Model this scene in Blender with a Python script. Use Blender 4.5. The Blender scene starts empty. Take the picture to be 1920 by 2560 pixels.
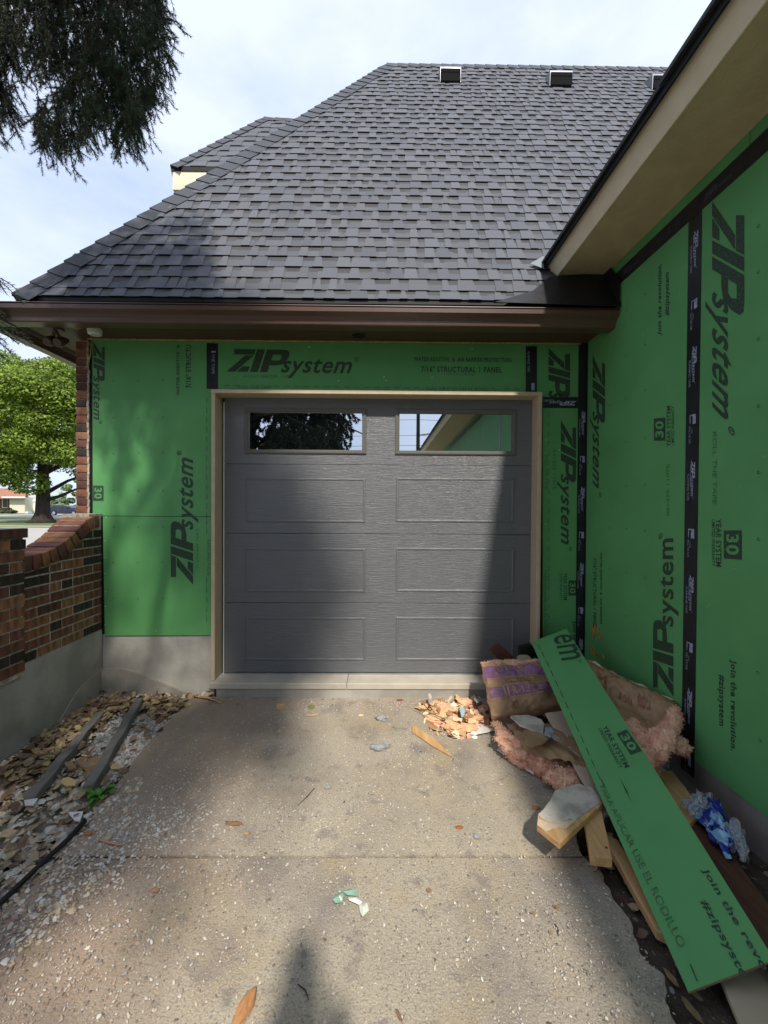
import bpy, math, random
import numpy as np
from mathutils import Vector, Matrix, noise
random.seed(7); rng = np.random.default_rng(7)
S = bpy.context.scene
COL = S.collection
# ------------------------------------------------------------------ camera
F = 1010.0; EYE = Vector((0, 0, 1.46))
cam = bpy.data.cameras.new("camera"); CAM = bpy.data.objects.new("camera", cam); COL.objects.link(CAM)
cam.sensor_width = 36; cam.lens = 36 * F / 2560; cam.clip_start = 0.02; cam.clip_end = 900
yaw = -8 / F; pitch = -10 / F; roll = 0.006
CM = Matrix.Rotation(yaw, 4, 'Z') @ Matrix.Rotation(math.radians(90) + pitch, 4, 'X') @ Matrix.Rotation(roll, 4, 'Z')
CAM.matrix_world = Matrix.Translation(EYE) @ CM
S.camera = CAM
# ------------------------------------------------------------------ world
SUN = Vector((-0.143, 0.89, -1.0)).normalized()
W = bpy.data.worlds.new("World"); S.world = W; W.use_nodes = True
nt = W.node_tree; N = nt.nodes; bg = N['Background']
sky = N.new('ShaderNodeTexSky'); sky.sky_type = 'NISHITA'; sky.sun_disc = False
sky.sun_elevation = math.radians(48); sky.sun_rotation = math.radians(171)
tc = N.new('ShaderNodeTexCoord'); mp = N.new('ShaderNodeMapping'); mp.inputs['Scale'].default_value = (1.2, 1.2, 3.0)
nz = N.new('ShaderNodeTexNoise'); nz.inputs['Scale'].default_value = 2.2; nz.inputs['Detail'].default_value = 6; nz.inputs['Roughness'].default_value = .55
rp = N.new('ShaderNodeValToRGB')
rp.color_ramp.elements[0].position = .33; rp.color_ramp.elements[0].color = (2.85, 3.45, 4.7, 1)
rp.color_ramp.elements[1].position = .66; rp.color_ramp.elements[1].color = (4.3, 4.7, 5.6, 1)
mx = N.new('ShaderNodeMix'); mx.data_type = 'RGBA'; mx.inputs[0].default_value = .90
nt.links.new(tc.outputs['Generated'], mp.inputs[0]); nt.links.new(mp.outputs[0], nz.inputs['Vector'])
nt.links.new(nz.outputs[0], rp.inputs[0]); nt.links.new(sky.outputs[0], mx.inputs[6]); nt.links.new(rp.outputs[0], mx.inputs[7])
nt.links.new(mx.outputs[2], bg.inputs[0]); bg.inputs[1].default_value = .1
sl = bpy.data.lights.new("sun", 'SUN'); sl.energy = 2.2; sl.angle = math.radians(2.4); sl.color = (1, .93, .82)
so = bpy.data.objects.new("sun", sl); COL.objects.link(so); so.rotation_euler = SUN.to_track_quat('-Z', 'Y').to_euler(); so.location = (1, -6, 12)
S.view_settings.view_transform = 'Standard'; S.view_settings.look = 'None'; S.view_settings.exposure = 1.2; S.view_settings.gamma = 1
S.cycles.max_bounces = 6; S.cycles.use_denoising = True
# ------------------------------------------------------------------ picture ray -> plane of the place
def P(u, v, pt=None, n=None, y=None, z=None, off=0):
    d = CM.to_3x3() @ Vector(((u - 960) / F, -(v - 1280) / F, -1))
    if y is not None: pt, n = Vector((0, y, 0)), Vector((0, 1, 0))
    if z is not None: pt, n = Vector((0, 0, z)), Vector((0, 0, 1))
    pt = Vector(pt); n = Vector(n)
    t = (pt - EYE).dot(n) / d.dot(n)
    r = EYE + d * t
    return r + n.normalized() * off if off else r
YW = 3.19
SK = .022
RW = (Vector((1.614, YW, 0)), Vector((-1, -SK, 0)).normalized())      # right wing wall, normal towards us
LW = (Vector((-2.19, YW, 0)), Vector((1, SK, 0)).normalized())        # garden wall face
BW = (Vector((0, YW, 0)), Vector((0, -1, 0)))
def rx(y, o=0): return 1.614 - SK * (y - YW) - o
def lx(y, o=0): return -2.19 - SK * (y - YW) + o
# ------------------------------------------------------------------ materials
def mat(name, base=(.5, .5, .5), rough=.7, col2=None, nscale=8, ndet=5, lo=.35, hi=.65, bump=0, bscale=60, bdist=.004, metal=0,
        spec=.4, rnd=0, attr=False, stretch=(1, 1, 1), speck=None, extra=None, coord='Object', bstretch=None):
    m = bpy.data.materials.new(name); m.use_nodes = True
    t = m.node_tree; n = t.nodes; b = n['Principled BSDF']; L = t.links.new
    b.inputs['Roughness'].default_value = rough; b.inputs['Metallic'].default_value = metal; b.inputs['Specular IOR Level'].default_value = spec
    co = n.new('ShaderNodeTexCoord'); mpn = n.new('ShaderNodeMapping'); mpn.inputs['Scale'].default_value = stretch
    L(co.outputs[coord], mpn.inputs[0]); vec = mpn.outputs[0]
    out = None
    rgb = n.new('ShaderNodeRGB'); rgb.outputs[0].default_value = (*base, 1); out = rgb.outputs[0]
    if col2:
        ns = n.new('ShaderNodeTexNoise'); ns.inputs['Scale'].default_value = nscale; ns.inputs['Detail'].default_value = ndet; L(vec, ns.inputs['Vector'])
        mr = n.new('ShaderNodeMapRange'); mr.inputs[1].default_value = lo; mr.inputs[2].default_value = hi; L(ns.outputs[0], mr.inputs[0])
        mi = n.new('ShaderNodeMix'); mi.data_type = 'RGBA'; L(mr.outputs[0], mi.inputs[0]); L(out, mi.inputs[6]); mi.inputs[7].default_value = (*col2, 1); out = mi.outputs[2]
    for (sc, thr, c, am) in (speck or []):
        vo = n.new('ShaderNodeTexVoronoi'); vo.inputs['Scale'].default_value = sc; L(co.outputs[coord], vo.inputs['Vector'])
        mr = n.new('ShaderNodeMapRange'); mr.inputs[1].default_value = thr; mr.inputs[2].default_value = thr * .6; mr.inputs[3].default_value = 0; mr.inputs[4].default_value = am
        L(vo.outputs['Distance'], mr.inputs[0])
        sp = n.new('ShaderNodeSeparateColor'); L(vo.outputs['Color'], sp.inputs[0])
        g = n.new('ShaderNodeMath'); g.operation = 'GREATER_THAN'; g.inputs[1].default_value = .45; L(sp.outputs[0], g.inputs[0])
        mu = n.new('ShaderNodeMath'); mu.operation = 'MULTIPLY'; L(mr.outputs[0], mu.inputs[0]); L(g.outputs[0], mu.inputs[1])
        mi = n.new('ShaderNodeMix'); mi.data_type = 'RGBA'; L(mu.outputs[0], mi.inputs[0]); L(out, mi.inputs[6]); mi.inputs[7].default_value = (*c, 1); out = mi.outputs[2]
    if rnd or attr:
        oi = n.new('ShaderNodeObjectInfo'); val = oi.outputs['Random']
        if attr:
            at = n.new('ShaderNodeAttribute'); at.attribute_name = 'rnd'
            ad = n.new('ShaderNodeMath'); ad.operation = 'ADD'; L(at.outputs['Fac'], ad.inputs[0]); L(val, ad.inputs[1])
            fr = n.new('ShaderNodeMath'); fr.operation = 'FRACT'; L(ad.outputs[0], fr.inputs[0]); val = fr.outputs[0]
        if isinstance(attr, list) or isinstance(rnd, list):
            ramp = n.new('ShaderNodeValToRGB'); cs = rnd if isinstance(rnd, list) else attr
            el = ramp.color_ramp.elements; ramp.color_ramp.interpolation = 'CONSTANT'
            while len(el) < len(cs): el.new(0)
            for i, c in enumerate(cs): el[i].position = i / len(cs); el[i].color = (*c, 1)
            L(val, ramp.inputs[0])
            mi = n.new('ShaderNodeMix'); mi.data_type = 'RGBA'; mi.blend_type = 'MULTIPLY'; mi.inputs[0].default_value = 1
            L(ramp.outputs[0], mi.inputs[6]); L(out, mi.inputs[7]); out = mi.outputs[2]
        else:
            hs = n.new('ShaderNodeHueSaturation'); mr = n.new('ShaderNodeMapRange'); mr.inputs[3].default_value = 1 - rnd; mr.inputs[4].default_value = 1 + rnd
            L(val, mr.inputs[0]); L(mr.outputs[0], hs.inputs['Value']); L(out, hs.inputs['Color']); out = hs.outputs[0]
    L(out, b.inputs['Base Color'])
    if bump:
        bs = n.new('ShaderNodeTexNoise'); bs.inputs['Scale'].default_value = bscale; bs.inputs['Detail'].default_value = 6
        if bstretch:
            m2 = n.new('ShaderNodeMapping'); m2.inputs['Scale'].default_value = bstretch; L(co.outputs[coord], m2.inputs[0]); L(m2.outputs[0], bs.inputs['Vector'])
        else: L(vec, bs.inputs['Vector'])
        bp = n.new('ShaderNodeBump'); bp.inputs['Strength'].default_value = bump; bp.inputs['Distance'].default_value = bdist
        L(bs.outputs[0], bp.inputs['Height']); L(bp.outputs[0], b.inputs['Normal'])
    if extra: extra(m, n, L, b, co)
    return m
green = mat('green', (.094, .295, .102), .62, (.108, .33, .118), 3, 3, bump=.35, bscale=260, bdist=.001, spec=.3)
green_edge = mat('edge', (.34, .24, .12), .9, (.25, .15, .07), 60)
ink = mat('ink', (.024, .042, .026), .6, (.045, .13, .05), 110, 3, .5, .72)
inkf = mat('ink_faint', (.032, .10, .04), .6, (.065, .21, .075), 90, 3, .42, .62)
white_ink = mat('tape_print', (.38, .42, .55), .5, (.2, .22, .3), 60)
tape = mat('tape', (.008, .008, .010), .38, (.014, .014, .018), 20, bump=.5, bscale=25, bdist=.003, spec=.45)
tan = mat('tan_trim', (.52, .42, .29), .55, (.47, .38, .26), 14, bump=.25, bscale=30, bdist=.002, bstretch=(60, 60, 3))
tan_f = mat('tan_fascia', (.76, .68, .52), .6, (.70, .62, .47), 10, bump=.5, bscale=6, bdist=.004, bstretch=(12, 1.2, 12))
soffit_t = mat('tan_soffit', (.60, .48, .31), .75, (.52, .41, .26), 9, bump=.6, bscale=14, bdist=.004, bstretch=(10, 3, 10))
brown = mat('brown_metal', (.105, .060, .045), .32, (.095, .054, .040), 6, spec=.6)
brown_d = mat('brown_soffit', (.095, .058, .042), .5, (.085, .05, .037), 6)
darkm = mat('black_membrane', (.008, .008, .009), .45, bump=.8, bscale=14, bdist=.006)
black = mat('black', (.006, .006, .006), .6)
foam = mat('foam', (.45, .33, .12), .8, (.30, .2, .08), 50)
concrete = mat('concrete_wall', (.42, .40, .355), .85, (.29, .275, .245), 4, 8, .38, .62, bump=.5, bscale=45, bdist=.004, speck=[(42, .16, (.20, .19, .17), .5)])
concrete2 = mat('concrete_foot', (.38, .345, .295), .9, (.29, .265, .23), 9, 8, bump=.8, bscale=40, bdist=.006)
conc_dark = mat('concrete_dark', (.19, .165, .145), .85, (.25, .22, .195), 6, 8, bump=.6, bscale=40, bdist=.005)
sill_l = mat('sill_paint', (.50, .46, .38), .6, (.44, .40, .33), 9)
mortar = mat('mortar', (.54, .50, .43), .9, (.27, .24, .19), 40, bump=.7, bscale=120, bdist=.003)
BR = [(.20, .085, .055), (.30, .145, .08), (.14, .055, .040), (.040, .026, .024), (.105, .045, .034), (.27, .12, .065), (.13, .06, .045), (.045, .030, .027), (.16, .065, .045), (.075, .038, .032), (.25, .13, .075), (.10, .045, .034), (.055, .034, .030), (.19, .085, .055)]
brick = mat('brick', (1.15, 1.1, 1.0), .85, (.42, .40, .40), 14, 6, .42, .68, rnd=BR, bump=.6, bscale=70, bdist=.004, stretch=(1, 2.2, .5), coord='Object')
brick_o = mat('brick_cap', (1.1, 1.05, 1.0), .85, (.55, .50, .52), 16, 6, .42, .7, rnd=[(.20, .085, .055), (.14, .06, .05), (.27, .13, .065), (.16, .075, .065), (.19, .07, .05)], bump=.6, bscale=70, bdist=.004)
SH = [(.118, .121, .132), (.103, .107, .118), (.130, .133, .144), (.112, .112, .121), (.122, .126, .138), (.094, .098, .109), (.126, .124, .131)]
shingle = mat('shingle', (.86, .93, 1.07), .75, (.72, .72, .72), 420, 2, .4, .6, attr=SH, bump=.5, bscale=350, bdist=.002, spec=.5)
shback = mat('shingle_back', (.104, .113, .132), .8, (.082, .088, .102), 420, 2, attr=True, rnd=.12, bump=.5, bscale=350, bdist=.002)
shedge = mat('asphalt_edge', (.012, .012, .013), .9, spec=.05)
shdark = mat('shingle_granule_band', (.068, .068, .074), .8, (.048, .047, .051), 420, 2, attr=True, rnd=.2, bump=.5, bscale=350, bdist=.002)  # darker granules printed along the top of each backing course
caps_m = mat('shingle_cap', (.066, .073, .088), .75, (.052, .057, .069), 420, 2, rnd=.12, bump=.4, bscale=350, bdist=.002)
galv = mat('galvanised', (.40, .41, .44), .35, (.32, .33, .35), 12, metal=.7)
screen = mat('vent_screen', (.014, .014, .015), .9, spec=.03)
whitep = mat('white_plastic', (.72, .72, .70), .4)
wood = mat('pine', (.62, .40, .19), .6, (.50, .29, .12), 3, 8, .35, .6, bump=.3, bscale=30, bdist=.001, stretch=(14, 1.2, 14))
woodr = mat('red_wood', (.115, .045, .026), .7, (.07, .028, .018), 3, 8, stretch=(20, 1.5, 20), bump=.5, bscale=20, bdist=.003)
beige = mat('beige_board', (.45, .37, .27), .7, (.41, .33, .24), 5, bump=.3, bscale=20, bdist=.002, bstretch=(40, 2, 40))
drywall = mat('painted_board', (.58, .53, .45), .6, (.36, .32, .27), 9, 8, .46, .62, speck=[(90, .2, (.16, .14, .12), .9)], bump=.4, bscale=30)
paper_c = mat('cream_paper', (.70, .55, .38), .8, (.60, .42, .24), 30)
kraft = mat('kraft', (.36, .225, .12), .6, (.27, .165, .085), 9, 6, .4, .65, bump=.8, bscale=18, bdist=.01)
kraftr = mat('kraft_red', (.27, .09, .06), .6, (.25, .14, .075), 70, 4, .45, .55)
purple = mat('purple_print', (.22, .105, .20), .6, (.30, .17, .14), 30, 5, .55, .8)
ktext = mat('kraft_print', (.48, .29, .12), .6, (.42, .25, .12), 40)
pink = mat('fiberglass', (.88, .54, .36), .95, (.68, .29, .20), 16, 8, .42, .68, bump=1, bscale=90, bdist=.016)
osb = mat('insulation_chunk', (.74, .46, .25), .95, (.72, .33, .23), 20, 8, .45, .7, bump=1, bscale=90, bdist=.008)
bluegrey = mat('blue_grey_chip', (.30, .37, .40), .6, (.22, .27, .30), 30)
greychip = mat('grey_chip', (.30, .29, .27), .8, (.22, .21, .2), 30)
white = mat('white_chip', (.72, .70, .66), .6)
rock_m = mat('rock', (.34, .34, .33), .9, (.22, .22, .22), 30, bump=.8, bscale=60)
def plast(m, n, L, b, co):
    b.inputs['Transmission Weight'].default_value = .75; b.inputs['IOR'].default_value = 1.2
plastic = mat('clear_plastic', (.80, .84, .88), .12, extra=plast, spec=.8)
blue = mat('blue_label', (.012, .035, .30), .25, (.30, .55, .75), 22, 3, .52, .56, spec=.7)
hose_m = mat('black_hose', (.010, .010, .011), .5)
timber = mat('grey_edging', (.20, .19, .175), .8, (.14, .133, .12), 9, 6, bump=.5, bscale=40, stretch=(3, 1, 3))
leafg = mat('weed_leaf', (.06, .20, .025), .55, (.10, .27, .04), 30)
dirt = mat('soil', (.10, .075, .055), .95, (.05, .038, .03), 12, 8, bump=1, bscale=60, bdist=.015, speck=[(60, .2, (.3, .28, .25), .6)])
grass_m = mat('lawn', (.10, .15, .035), .9, (.15, .18, .06), .35, 8, bump=.5, bscale=2, bdist=.05)
road_m = mat('street', (.42, .39, .36), .9, (.36, .34, .31), .8, 8)
kerb_m = mat('kerb', (.34, .33, .31), .9)
bark = mat('bark', (.045, .034, .027), .95, (.02, .016, .013), 6, 8, stretch=(1, 1, .2), bump=1, bscale=8, bdist=.06)
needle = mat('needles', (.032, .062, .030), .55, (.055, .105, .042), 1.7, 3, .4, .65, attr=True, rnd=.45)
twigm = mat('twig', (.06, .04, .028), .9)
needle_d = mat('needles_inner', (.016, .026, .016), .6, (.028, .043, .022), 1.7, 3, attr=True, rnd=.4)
leaf_m = mat('maple_leaf', (.115, .20, .025), .5, (.17, .25, .04), .6, 3, attr=True, rnd=.45, spec=.3)
def translucent(m, n, L, b, co):
    tr = n.new('ShaderNodeBsdfTranslucent'); ms = n.new('ShaderNodeMixShader'); ms.inputs[0].default_value = .35
    src = b.inputs['Base Color'].links[0].from_socket; L(src, tr.inputs[0]); L(b.outputs[0], ms.inputs[1]); L(tr.outputs[0], ms.inputs[2])
    L(ms.outputs[0], n['Material Output'].inputs[0])
leaf_m = mat('maple_leaf', (.16, .25, .025), .5, (.24, .33, .045), .6, 3, attr=True, rnd=.45, spec=.3, extra=translucent)
STN = [(.56, .43, .29), (.36, .24, .17), (.64, .58, .49), (.46, .38, .29), (.30, .21, .17), (.58, .46, .31), (.36, .33, .30), (.68, .65, .60), (.50, .45, .38)]
stone = mat('stones', (1, 1, 1), .7, (.8, .8, .8), 30, attr=STN, bump=.2, bscale=60)
WST = [(.60, .58, .55), (.50, .48, .46), (.42, .40, .38), (.66, .64, .60), (.36, .33, .30)]
wgravel = mat('white_gravel', (1, 1, 1), .8, (.85, .85, .85), 60, attr=WST)
mixgr = mat('mixed_gravel', (1, 1, 1), .8, attr=[(.55, .52, .47), (.42, .38, .33), (.60, .58, .54), (.36, .30, .25), (.48, .44, .38), (.66, .63, .58)])
PEB = [(.48, .45, .40), (.26, .23, .205), (.56, .53, .48), (.40, .31, .23), (.17, .15, .135), (.50, .44, .36)]
pebble = mat('pebbles', (1, 1, 1), .8, attr=PEB)
LV = [(.26, .17, .10), (.32, .22, .13), (.17, .105, .065), (.38, .28, .17), (.21, .13, .08), (.42, .33, .16), (.29, .21, .14)]
dleaf = mat('dead_leaf', (1, 1, 1), .7, (.7, .7, .7), 40, attr=LV)
def drive_extra(m, n, L, b, co):
    src = b.inputs['Base Color'].links[0].from_socket
    def lay(src, sc, lo, hi, c, am, st=(1, 1, 1), det=6):
        mp_ = n.new('ShaderNodeMapping'); mp_.inputs['Scale'].default_value = st; L(co.outputs['Object'], mp_.inputs[0])
        ns = n.new('ShaderNodeTexNoise'); ns.inputs['Scale'].default_value = sc; ns.inputs['Detail'].default_value = det; L(mp_.outputs[0], ns.inputs['Vector'])
        mr = n.new('ShaderNodeMapRange'); mr.inputs[1].default_value = lo; mr.inputs[2].default_value = hi; mr.inputs[4].default_value = am; L(ns.outputs[0], mr.inputs[0])
        mi = n.new('ShaderNodeMix'); mi.data_type = 'RGBA'; L(mr.outputs[0], mi.inputs[0]); L(src, mi.inputs[6]); mi.inputs[7].default_value = (*c, 1); return mi.outputs[2]
    o = lay(src, 1.3, .50, .66, (.20, .175, .16), .8)
    o = lay(o, 3.1, .52, .70, (.36, .28, .16), .7)
    o = lay(o, 5, .55, .7, (.19, .165, .15), .6)
    o = lay(o, .9, .45, .60, (.44, .38, .28), .5)
    o = lay(o, 14, .58, .70, (.20, .175, .155), .7)
    o = lay(o, 120, .55, .66, (.19, .165, .145), .75, det=3)
    o = lay(o, 180, .60, .68, (.50, .46, .40), .7, det=2)
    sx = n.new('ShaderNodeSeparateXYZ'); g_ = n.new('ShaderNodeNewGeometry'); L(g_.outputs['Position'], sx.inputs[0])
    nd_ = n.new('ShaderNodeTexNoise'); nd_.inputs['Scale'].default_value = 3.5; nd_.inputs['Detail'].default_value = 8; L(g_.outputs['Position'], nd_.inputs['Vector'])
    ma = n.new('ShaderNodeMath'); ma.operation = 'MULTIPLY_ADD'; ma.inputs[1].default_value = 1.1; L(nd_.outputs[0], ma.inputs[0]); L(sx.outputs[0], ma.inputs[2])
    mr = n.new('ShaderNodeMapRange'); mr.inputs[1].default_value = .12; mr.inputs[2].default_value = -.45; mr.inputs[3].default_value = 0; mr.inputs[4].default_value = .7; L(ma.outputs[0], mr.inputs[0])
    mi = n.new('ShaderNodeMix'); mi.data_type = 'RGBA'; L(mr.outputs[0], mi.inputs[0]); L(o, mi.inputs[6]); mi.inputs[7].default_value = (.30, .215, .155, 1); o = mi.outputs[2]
    L(o, b.inputs['Base Color'])
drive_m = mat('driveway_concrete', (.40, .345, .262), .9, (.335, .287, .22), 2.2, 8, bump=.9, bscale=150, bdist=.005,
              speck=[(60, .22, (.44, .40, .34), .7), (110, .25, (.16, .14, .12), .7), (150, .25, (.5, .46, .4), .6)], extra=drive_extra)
def door_extra(m, n, L, b, co):
    mp_ = n.new('ShaderNodeMapping'); mp_.inputs['Scale'].default_value = (5, 5, 95); L(co.outputs['Object'], mp_.inputs[0])
    ns = n.new('ShaderNodeTexNoise'); ns.inputs['Scale'].default_value = 1.6; ns.inputs['Detail'].default_value = 5; ns.inputs['Roughness'].default_value = .7; ns.inputs['Distortion'].default_value = .6; L(mp_.outputs[0], ns.inputs['Vector'])
    bp = n.new('ShaderNodeBump'); bp.inputs['Strength'].default_value = .9; bp.inputs['Distance'].default_value = .006
    L(ns.outputs[0], bp.inputs['Height']); L(bp.outputs[0], b.inputs['Normal'])
door_m = mat('door_paint', (.122, .126, .138), .38, (.114, .118, .129), 4, spec=.75, extra=door_extra)
door_f = mat('door_frame_paint', (.125, .118, .108), .42)
def glass_extra(m, n, L, b, co):
    gl = n.new('ShaderNodeBsdfGlossy'); gl.inputs['Roughness'].default_value = .01; gl.inputs['Color'].default_value = (.85, .9, .95, 1)
    ms = n.new('ShaderNodeMixShader'); ms.inputs[0].default_value = .66; L(b.outputs[0], ms.inputs[1]); L(gl.outputs[0], ms.inputs[2]); L(ms.outputs[0], n['Material Output'].inputs[0])
glass = mat('dark_glass', (.004, .006, .006), .02, extra=glass_extra)
# ------------------------------------------------------------------ mesh helpers
class MB:
    def __init__(s): s.v = []; s.f = []; s.r = []
    def poly(s, pts, r=0.0):
        k = len(s.v); s.v += [tuple(p) for p in pts]; s.f.append(tuple(range(k, k + len(pts)))); s.r.append(r)
    def add(s, v, f, r=0.0):
        k = len(s.v); s.v += [tuple(p) for p in v]; s.f += [tuple(i + k for i in q) for q in f]; s.r += [r] * len(f)
    def prism(s, a, off, r=0.0):
        """a: list of points of one face, off: vector to the other face"""
        off = Vector(off); a = [Vector(p) for p in a]; b = [p + off for p in a]; n = len(a)
        nn = Vector((0, 0, 0))
        for i in range(n): nn += (a[i] - a[0]).cross(a[(i + 1) % n] - a[0])
        if nn.dot(off) > 0: a.reverse(); b.reverse()
        s.add(a + b, [tuple(range(n)), tuple(range(2 * n - 1, n - 1, -1))] + [(i, i + n, (i + 1) % n + n, (i + 1) % n) for i in range(n)], r)
    def box(s, c, size, R=None, r=0.0, bev=0):
        c = Vector(c); x, y, z = [q / 2 for q in size]
        a = [Vector((-x, -y, -z)), Vector((x, -y, -z)), Vector((x, y, -z)), Vector((-x, y, -z))]
        if R: a = [R @ p for p in a]
        o = Vector((0, 0, 2 * z)); o = R @ o if R else o
        s.prism([p + c for p in a], o, r)
    def span(s, x0, x1, y0, y1, z0, z1, r=0.0): s.box(((x0 + x1) / 2, (y0 + y1) / 2, (z0 + z1) / 2), (abs(x1 - x0), abs(y1 - y0), abs(z1 - z0)), r=r)
    def tube(s, pts, rad, n=8, r=0.0, caps=True):
        pts = [Vector(p) for p in pts]; rad = rad if isinstance(rad, (list, tuple)) else [rad] * len(pts)
        vs = []; fs = []
        for i, p in enumerate(pts):
            d = (pts[min(i + 1, len(pts) - 1)] - pts[max(i - 1, 0)]).normalized()
            a = d.orthogonal().normalized() if i == 0 else (A - d * A.dot(d)).normalized()
            A = a; b = d.cross(a)
            for k in range(n):
                t = 2 * math.pi * k / n; vs.append(p + (a * math.cos(t) + b * math.sin(t)) * rad[i])
        for i in range(len(pts) - 1):
            for k in range(n): fs.append((i * n + k, i * n + (k + 1) % n, (i + 1) * n + (k + 1) % n, (i + 1) * n + k))
        if caps: fs.append(tuple(range(n - 1, -1, -1))); fs.append(tuple((len(pts) - 1) * n + k for k in range(n)))
        s.add(vs, fs, r)
    def mesh(s, name):
        m = bpy.data.meshes.new(name); m.from_pydata(s.v, [], s.f); m.update()
        if any(s.r):
            at = m.attributes.new('rnd', 'FLOAT', 'FACE'); at.data.foreach_set('value', s.r)
        return m
def tag(o, label=None, cat=None, group=None, kind=None):
    if label: o['label'] = label
    if cat: o['category'] = cat
    if group: o['group'] = group
    if kind: o['kind'] = kind
    return o
def link(name, me, m=None, parent=None, smooth=False, **k):
    """world-coordinate mesh linked as one object, origin moved to the middle of its base"""
    if isinstance(me, MB): me = me.mesh(name)
    if m:
        me.materials.clear()
        for q in (m if isinstance(m, list) else [m]): me.materials.append(q)
    o = bpy.data.objects.new(name, me); COL.objects.link(o)
    if smooth: me.polygons.foreach_set('use_smooth', [True] * len(me.polygons))
    if len(me.vertices):
        a = np.empty(len(me.vertices) * 3, 'f'); me.vertices.foreach_get('co', a); a = a.reshape(-1, 3)
        c = (a.min(0) + a.max(0)) / 2; c[2] = a[:, 2].min()
        if k.pop('recentre', True):
            me.vertices.foreach_set('co', (a - c).ravel()); me.update(); o.location = c.tolist()
    else: k.pop('recentre', None)
    if parent:
        o.parent = parent; o.matrix_parent_inverse = PW[parent.name].inverted()
    PW[o.name] = Matrix.Translation(o.location) @ o.rotation_euler.to_matrix().to_4x4()
    tag(o, **k); return o
PW = {}
def empty(name, loc, label, cat, group=None):
    o = bpy.data.objects.new(name, None); COL.objects.link(o); o.location = loc; o.empty_display_size = .1
    PW[o.name] = Matrix.Translation(Vector(loc)); return tag(o, label, cat, group)
def bevel(o, w=.003, seg=1):
    b = o.modifiers.new('b', 'BEVEL'); b.width = w; b.segments = seg; b.limit_method = 'ANGLE'; return o
def share(name, me, loc, rot=None, parent=None, scale=None, **k):
    o = bpy.data.objects.new(name, me); COL.objects.link(o); o.location = loc
    if rot is not None: o.rotation_euler = rot.to_euler() if isinstance(rot, Matrix) else rot
    if scale: o.scale = scale
    if parent: o.parent = parent; o.matrix_parent_inverse = PW[parent.name].inverted()
    return tag(o, **k)
# text ------------------------------------------------------------------
GC = {}
def glyphs(s, bold=0.0, shear=0.0):
    k = (s, bold, shear)
    if k in GC: return GC[k]
    c = bpy.data.curves.new('t', 'FONT'); c.body = s; c.offset = bold; c.shear = shear; c.resolution_u = 3; c.space_character = 1.0 + bold * 4
    o = bpy.data.objects.new('t', c); COL.objects.link(o)
    dg = bpy.context.evaluated_depsgraph_get(); ev = o.evaluated_get(dg); me = ev.to_mesh()
    v = [(p.co.x, p.co.y) for p in me.vertices]; f = [tuple(p.vertices) for p in me.polygons]
    ev.to_mesh_clear(); bpy.data.objects.remove(o); bpy.data.curves.remove(c)
    xs = [p[0] for p in v]; ys = [p[1] for p in v]; x0, x1, y0, y1 = min(xs), max(xs), min(ys), max(ys)
    v = [((x - x0) / (x1 - x0), (y - y0) / (y1 - y0)) for x, y in v]
    GC[k] = (v, f); return GC[k]
def place(parts, a, b, x0, y0, w, h):
    v, f = parts; k = len(a); a += [(x0 + x * w, y0 + y * h) for x, y in v]; b += [tuple(i + k for i in q) for q in f]
def logo(tail='system'):
    V = []; Fc = []
    sh = lambda pts: [(x + .32 * y, y) for x, y in pts]
    def pl(pts): k = len(V); V.extend(sh(pts)); Fc.append(tuple(range(k, k + len(pts))))
    pl([(.10, .76), (.98, .76), (.98, 1), (.02, 1)]); pl([(0, .0), (.38, 0), (.98, .73), (.60, .73)]); pl([(.44, 0), (.95, 0), (.95, .24), (.64, .24)])
    pl([(1.03, 0), (1.38, 0), (1.38, 1), (1.03, 1)])
    pl([(1.46, 0), (1.80, 0), (1.80, 1), (1.46, 1)]); pl([(1.80, .78), (2.15, .78), (2.36, .98), (2.10, 1), (1.80, 1)]); pl([(2.15, .78), (2.22, .62), (2.52, .62), (2.50, .86), (2.36, .98)])
    pl([(1.80, .30), (2.1, .30), (2.36, .36), (2.15, .52), (1.80, .52)]); pl([(2.15, .52), (2.36, .36), (2.52, .62), (2.22, .62)])
    n = len(V); tw = 3.15 * len(tail) / 6 if tail else 0
    if tail: place(glyphs(tail, .018, .35), V, Fc, 2.38, -.24 if 'y' in tail else 0, tw, .88 if 'y' in tail else .62)
    if tail == 'system':
        for k in range(10):
            a0, a1 = k * math.pi / 5, (k + 1) * math.pi / 5; q = len(V); cx, cy = 5.72, .62
            V.extend([(cx + .10 * math.cos(a0), cy + .10 * math.sin(a0)), (cx + .10 * math.cos(a1), cy + .10 * math.sin(a1)), (cx + .07 * math.cos(a1), cy + .07 * math.sin(a1)), (cx + .07 * math.cos(a0), cy + .07 * math.sin(a0))]); Fc.append((q, q + 1, q + 2, q + 3))
        place(glyphs('R'), V, Fc, 5.685, .575, .07, .09)
    mxx = max(p[0] for p in V)
    return [(x / mxx, y) for x, y in V], Fc
def thirty():
    V = []; Fc = []
    g = glyphs('30', .0, 0)
    # dark block with the figures left open: block split in strips around the digits is costly, so the digits are their own lighter print
    V += [(0, 0), (1, 0), (1, 1), (0, 1)]; Fc.append((0, 1, 2, 3)); return V, Fc
def onplane(parts, p0, p1, p2, plane, off=.0015):
    """affine map of unit print onto the plane: p0 baseline start, p1 baseline end, p2 top of start (picture positions of real print)"""
    if isinstance(plane, float): plane = (Vector((0, 0, plane)), Vector((0, 0, 1)))
    A = P(*p0, *plane, off=off); B = P(*p1, *plane, off=off); C = P(*p2, *plane, off=off)
    X = B - A; Y = C - A
    return [A + X * x + Y * y for x, y in parts[0]], parts[1]
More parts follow.
